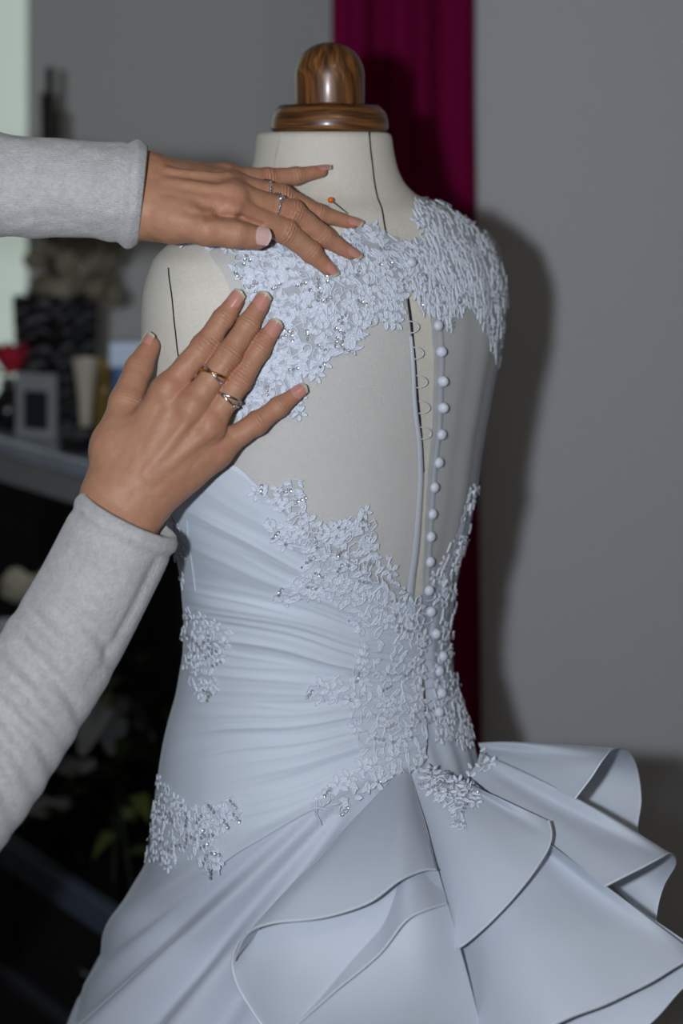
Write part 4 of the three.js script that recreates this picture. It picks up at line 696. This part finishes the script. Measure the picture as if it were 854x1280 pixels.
{
  const sdf = (x, y, z) => { let d = 1; for (const o of bodyBones) { const e = capsule(o, x, y, z); d = d === 1 ? e : smin(d, e, 0.03); } return smin(d, headSdf(x, y, z), 0.025); };
  const bb = boundsOf(bodyBones, 0.02); bb.max.y = 1.56; bb.max.x = Math.max(bb.max.x, -0.15);
  const g = nets(sdf, bb.min, bb.max, 0.009), n = g.attributes.position.count, c = []; for (let i = 0; i < n; i++) c.push(...SKIN); g.setAttribute('color', new THREE.Float32BufferAttribute(c, 3));
  const body = mergeGeometries([g, lower.g, upper.g]);
  mesh('body', body, skinM, person);
}
// nails
const nail = (h, i, dorsal, o) => mesh('fingernail', nailGeo(h.chains[i], dorsal, o), nailM, person);
nail(lower, 0, [-0.45, 0.1, 1]); nail(lower, 1, [-0.15, 0.1, 1]); nail(lower, 2, [0.05, 0.15, 1]); nail(lower, 3, [0.15, 0.55, 1], { free: 0.004 }); nail(lower, 4, [-0.9, 0.35, 0.75], { free: 0.001 });
nail(upper, 0, [0.55, 0.55, 0.7], { free: 0.003, len: 0.0145 }); nail(upper, 1, [0.4, 0.75, 0.7], { free: 0.0035, len: 0.015 }); nail(upper, 2, [0.2, 0.8, 0.7], { free: 0.0035, len: 0.015 }); nail(upper, 3, [0.0, 1, 0.45], { free: 0.004, len: 0.013 }); nail(upper, 4, [0.1, 0.25, 1], { free: -0.0022, len: 0.0130, wid: 0.74, fat: 1.03, pearl: true });
// rings
const silver = phy({ color: srgb(222, 222, 224), metalness: 1, roughness: 0.2 }), gold = phy({ color: srgb(222, 176, 92), metalness: 1, roughness: 0.22 }), stoneM = phy({ color: srgb(235, 238, 242), roughness: 0.08, metalness: 0.9, clearcoat: 1 });
function ring(h, i, k, o) {
  const c = h.chains[i], p = c.P[0].clone().lerp(c.P[1], k), ax = c.P[1].clone().sub(c.P[0]).normalize(), r = lerp(c.r[0], c.r[1], k) + 0.0008, toCam = V(0, CAM_Y, CAM_Z).sub(p).normalize(), up = toCam.addScaledVector(ax, -toCam.dot(ax)).normalize(), sd = new THREE.Vector3().crossVectors(ax, up);
  const g = new THREE.Group(); g.name = numbered('ring'); g.userData.label = o.label; person.add(g);
  const band = (m, th, tilt, ph) => mesh('band', tube(Array.from({ length: 32 }, (_, q) => { const a = q / 32 * TAU; return p.clone().addScaledVector(up, r * Math.cos(a)).addScaledVector(sd, r * Math.sin(a)).addScaledVector(ax, tilt * Math.sin(a + ph)); }), th, 96, 8, true), m, g);
  const gem = (a, z, s) => { const m = mesh('stone', new THREE.OctahedronGeometry(s, 1), stoneM, g); m.position.copy(p).addScaledVector(up, (r + 0.0007) * Math.cos(a)).addScaledVector(sd, (r + 0.0007) * Math.sin(a)).addScaledVector(ax, z); };
  for (const b of o.bands) band(...b); for (const q of o.gems) gem(...q); return g;
}
ring(lower, 1, 0.60, { label: 'crossed gold and silver ring with small stones', bands: [[gold, 0.0011, 0.0032, 0.3], [silver, 0.0011, -0.0022, 0.2]], gems: [[0.75, -0.002, 0.0018], [0.55, -0.0016, 0.0009], [0.35, -0.0010, 0.0009], [0.15, -0.0004, 0.0009], [-0.05, 0.0002, 0.0009], [0.95, -0.0022, 0.0011]] });
ring(lower, 2, 0.60, { label: 'thin twisted silver ring with one stone', bands: [[silver, 0.0010, 0.0026, 0.5], [silver, 0.0009, -0.0018, 0.9]], gems: [[0.8, -0.0028, 0.0019], [0.55, -0.001, 0.0009]] });
ring(upper, 1, 0.68, { label: 'silver solitaire ring with a row of stones', bands: [[silver, 0.0010, 0.0, 0]], gems: [[-0.75, 0.0005, 0.0030], [-0.40, 0, 0.0014], [-0.18, 0, 0.0014], [0.04, 0, 0.0014], [0.26, 0, 0.0013], [-0.98, 0.0012, 0.0012]] });
ring(upper, 2, 0.66, { label: 'silver ring set with a double row of stones', bands: [[silver, 0.0006, 0.0, 0], [silver, 0.0006, 0.0012, 1.5]], gems: [-0.9, -0.65, -0.4, -0.15, 0.1, 0.35].map((a) => [a, 0.0003, 0.0015]) });
// knitted sleeves
const knit = texture(256, (u, v) => { const k = 0.5 + 0.30 * Math.sin(u * TAU * 32 + 1.2 * Math.sin(v * TAU * 32)) * Math.sin(v * TAU * 32) + 0.5 * (tileNoise(u, v, 64) - 0.5) + 0.3 * (tileNoise(u, v, 20) - 0.5); return k; }, false, 16);
const knitMap = texture(256, (u, v) => { const k = 1 + 0.10 * (tileNoise(u, v, 64) - 0.5) + 0.06 * (tileNoise(u, v, 12) - 0.5); return [0.72 * k, 0.726 * k, 0.73 * k]; }, true, 14);
const knitM = phy({ map: knitMap, bumpMap: knit, bumpScale: 0.0007, roughness: 0.95, sheen: 0.5, sheenRoughness: 0.7, sheenColor: new THREE.Color(0.8, 0.82, 0.84), side: THREE.DoubleSide });
function sleeve(path, radii, fold, name) {
  const curve = new THREE.CatmullRomCurve3(path, false, 'centripetal'), N = 260, nu = 96, L = curve.getLength(), up0 = V(0, CAM_Y, CAM_Z).sub(path[0]).normalize(), fr = curve1(radii.map((q) => q[0]), radii.map((q) => q[1]));
  const geo = grid(nu, N + 10, (u, v) => {
    const k = v * (N + 10), a = u * TAU; let s, din = 0;
    if (k < 10) { const q = k / 10; s = q < 0.6 ? (0.6 - q) * 0.05 : 0; din = q < 0.6 ? 0.0042 : 0.0021 * (1 + Math.cos((q - 0.6) / 0.4 * Math.PI)); if (q >= 0.6) s = -0.0022 * Math.sin((q - 0.6) / 0.4 * Math.PI) / L * 1; } else s = ((k - 10) / N) ** 1.3 * L;
    const tt = clamp(Math.max(0, s) / L), c = curve.getPointAt(tt), t = curve.getTangentAt(tt), up = up0.clone().addScaledVector(t, -up0.dot(t)).normalize(), sd = new THREE.Vector3().crossVectors(t, up);
    const r = fr(Math.max(0, s)) - din + (din > 0 ? 0 : fold(Math.max(0, s), a));
    const p = c.addScaledVector(up, r * Math.cos(a)).addScaledVector(sd, r * Math.sin(a)); if (s < 0) p.addScaledVector(t, s);
    return { p, uv: [u * 0.26, s] };
  }, true);
  return mesh(name, geo, knitM, person);
}
const hemRoll = (s) => 0.0016 * Math.exp(-(((s - 0.004) / 0.004) ** 2)) - 0.0008 * Math.exp(-(((s - 0.011) / 0.003) ** 2));
sleeve([at(161, 648, 1.032), at(106, 757, 1.024), at(36, 872, 1.006), at(-40, 986, 0.985), P.elR, P.elR.clone().lerp(P.shR, 0.4).add(V(-0.02, 0, 0)), P.shR], [[0, 0.0385], [0.02, 0.0395], [0.07, 0.041], [0.14, 0.0425], [0.22, 0.044], [0.3, 0.052], [0.5, 0.066], [0.8, 0.075]], (s, a) => {
  const cs = s + 0.013 * Math.sin(a) - 0.014 * (1 - Math.cos(a)) + 0.003 * N3(a * 1.3, s * 10, 3); let f = 0;
  for (const [s0, a0, sp, dp] of [[0.070, -0.5, 0.8, 0.6], [0.094, 0.5, 0.9, 0.8], [0.113, -0.3, 1.0, 1], [0.133, 0.2, 1.1, 1], [0.150, -0.5, 0.9, 0.9], [0.166, 0.1, 1.2, 1.1], [0.184, -0.2, 1.0, 1], [0.201, 0.2, 1.1, 1.1], [0.220, -0.3, 1.1, 1], [0.240, 0.2, 1.1, 1]]) {
    let da = a - a0; da -= TAU * Math.round(da / TAU); const q = cs - s0;
    f += dp * Math.exp(-((da / sp) ** 2)) * (-0.0044 * Math.exp(-((q / 0.0056) ** 2)) + 0.0026 * Math.exp(-(((q - 0.010) / 0.0062) ** 2)));
  }
  f += hemRoll(s) + 0.0012 * N3(Math.cos(a) * 1.5, Math.sin(a) * 1.5, s * 14);
  f += -0.0032 * Math.exp(-(((a - (TAU - 0.95 + 0.9 * s)) / 0.13) ** 2)) * smooth(0.006, 0.02, s) * smooth(0.13, 0.06, s); return f;
}, 'sleeve');
sleeve([at(172, 243, 1.066), at(100, 236, 1.060), at(0, 231, 1.052), at(-90, 226, 1.05), P.elL, P.elL.clone().lerp(P.shL, 0.5), P.shL], [[0, 0.0385], [0.012, 0.0375], [0.03, 0.0365], [0.1, 0.0385], [0.2, 0.045], [0.3, 0.055], [0.5, 0.072]], (s, a) => hemRoll(s) * 1.3 + 0.0018 * N3(Math.cos(a) * 1.6, Math.sin(a) * 1.6, s * 22) + 0.0009 * N3(Math.cos(a) * 4, Math.sin(a) * 4, s * 60) + 0.002 * smooth(0.05, 0.16, s) * Math.sin(s * 130 + Math.cos(a) * 2), 'sleeve');
{
  const clothes = (bones, pad, k, cut, cell) => { const f = (x, y, z) => { let d = 1; for (const o of bones) { const e = capsule(o, x, y, z); d = d === 1 ? e : smin(d, e, k); } d -= pad; return Math.max(d, cut(x, y, z)); }; const bb = boundsOf(bones, pad + 0.02); return nets(f, bb.min, bb.max, cell); };
  mesh('sweater', clothes(bodyBones.slice(0, 5), 0.016, 0.05, (x, y, z) => Math.max(0.70 - y, y - 1.262), 0.009), knitM, person);
  mesh('trousers', clothes([bone(hips[0].clone().lerp(hips[1], 0.5), P.waist, 0.11, 0.09), ...bodyBones.slice(12)], 0.012, 0.05, (x, y, z) => Math.max(0.03 - y, y - 0.93), 0.009), std({ color: srgb(38, 42, 56), roughness: 0.9 }), person);
  for (let i = 0; i < 2; i++) { const a = ankles[i]; mesh('shoe', nets((x, y, z) => Math.max(smin(capsule(bone(V(a.x - 0.02, 0.035, a.z), V(a.x + 0.13, 0.026, a.z), 0.036, 0.032), x, y, z), capsule(bone(V(a.x, 0.03, a.z), V(a.x, 0.07, a.z), 0.037, 0.04), x, y, z), 0.03), 0.001 - y), V(a.x - 0.08, -0.01, a.z - 0.06), V(a.x + 0.19, 0.13, a.z + 0.06), 0.006), M.black, person); }
  const hairS = (x, y, z) => { const X = x - P.head.x, Y = y - P.head.y, Z = z - P.head.z; let d = (Math.hypot((X + 0.01) / 0.102, (Y - 0.022) / 0.122, Z / 0.085) - 1) * 0.085; d = smin(d, capsule(bun, x, y, z), 0.03); return Math.max(d, Math.min(X - 0.045 + Math.max(0, -Y) * 0.9, 1) , -(Y + 0.14)); };
  const bun = bone(P.head.clone().add(V(-0.07, 0.01, 0)), P.head.clone().add(V(-0.09, -0.10, 0)), 0.05, 0.045);
  mesh('hair', nets(hairS, P.head.clone().add(V(-0.18, -0.18, -0.12)), P.head.clone().add(V(0.14, 0.18, 0.12)), 0.007), std({ color: srgb(66, 46, 34), roughness: 0.7 }), person);
  for (const s of [-1, 1]) { const e = mesh('eye', new THREE.SphereGeometry(0.012, 20, 14), phy({ color: srgb(232, 228, 222), roughness: 0.2 }), person); e.position.copy(P.head).add(V(0.082, 0.014, s * 0.031)); const ir = mesh('iris', new THREE.SphereGeometry(0.0062, 16, 10), phy({ color: srgb(70, 50, 34), roughness: 0.15 }), e); ir.position.set(0.0072, -0.001, 0); }
}
renderer.render(scene, camera);
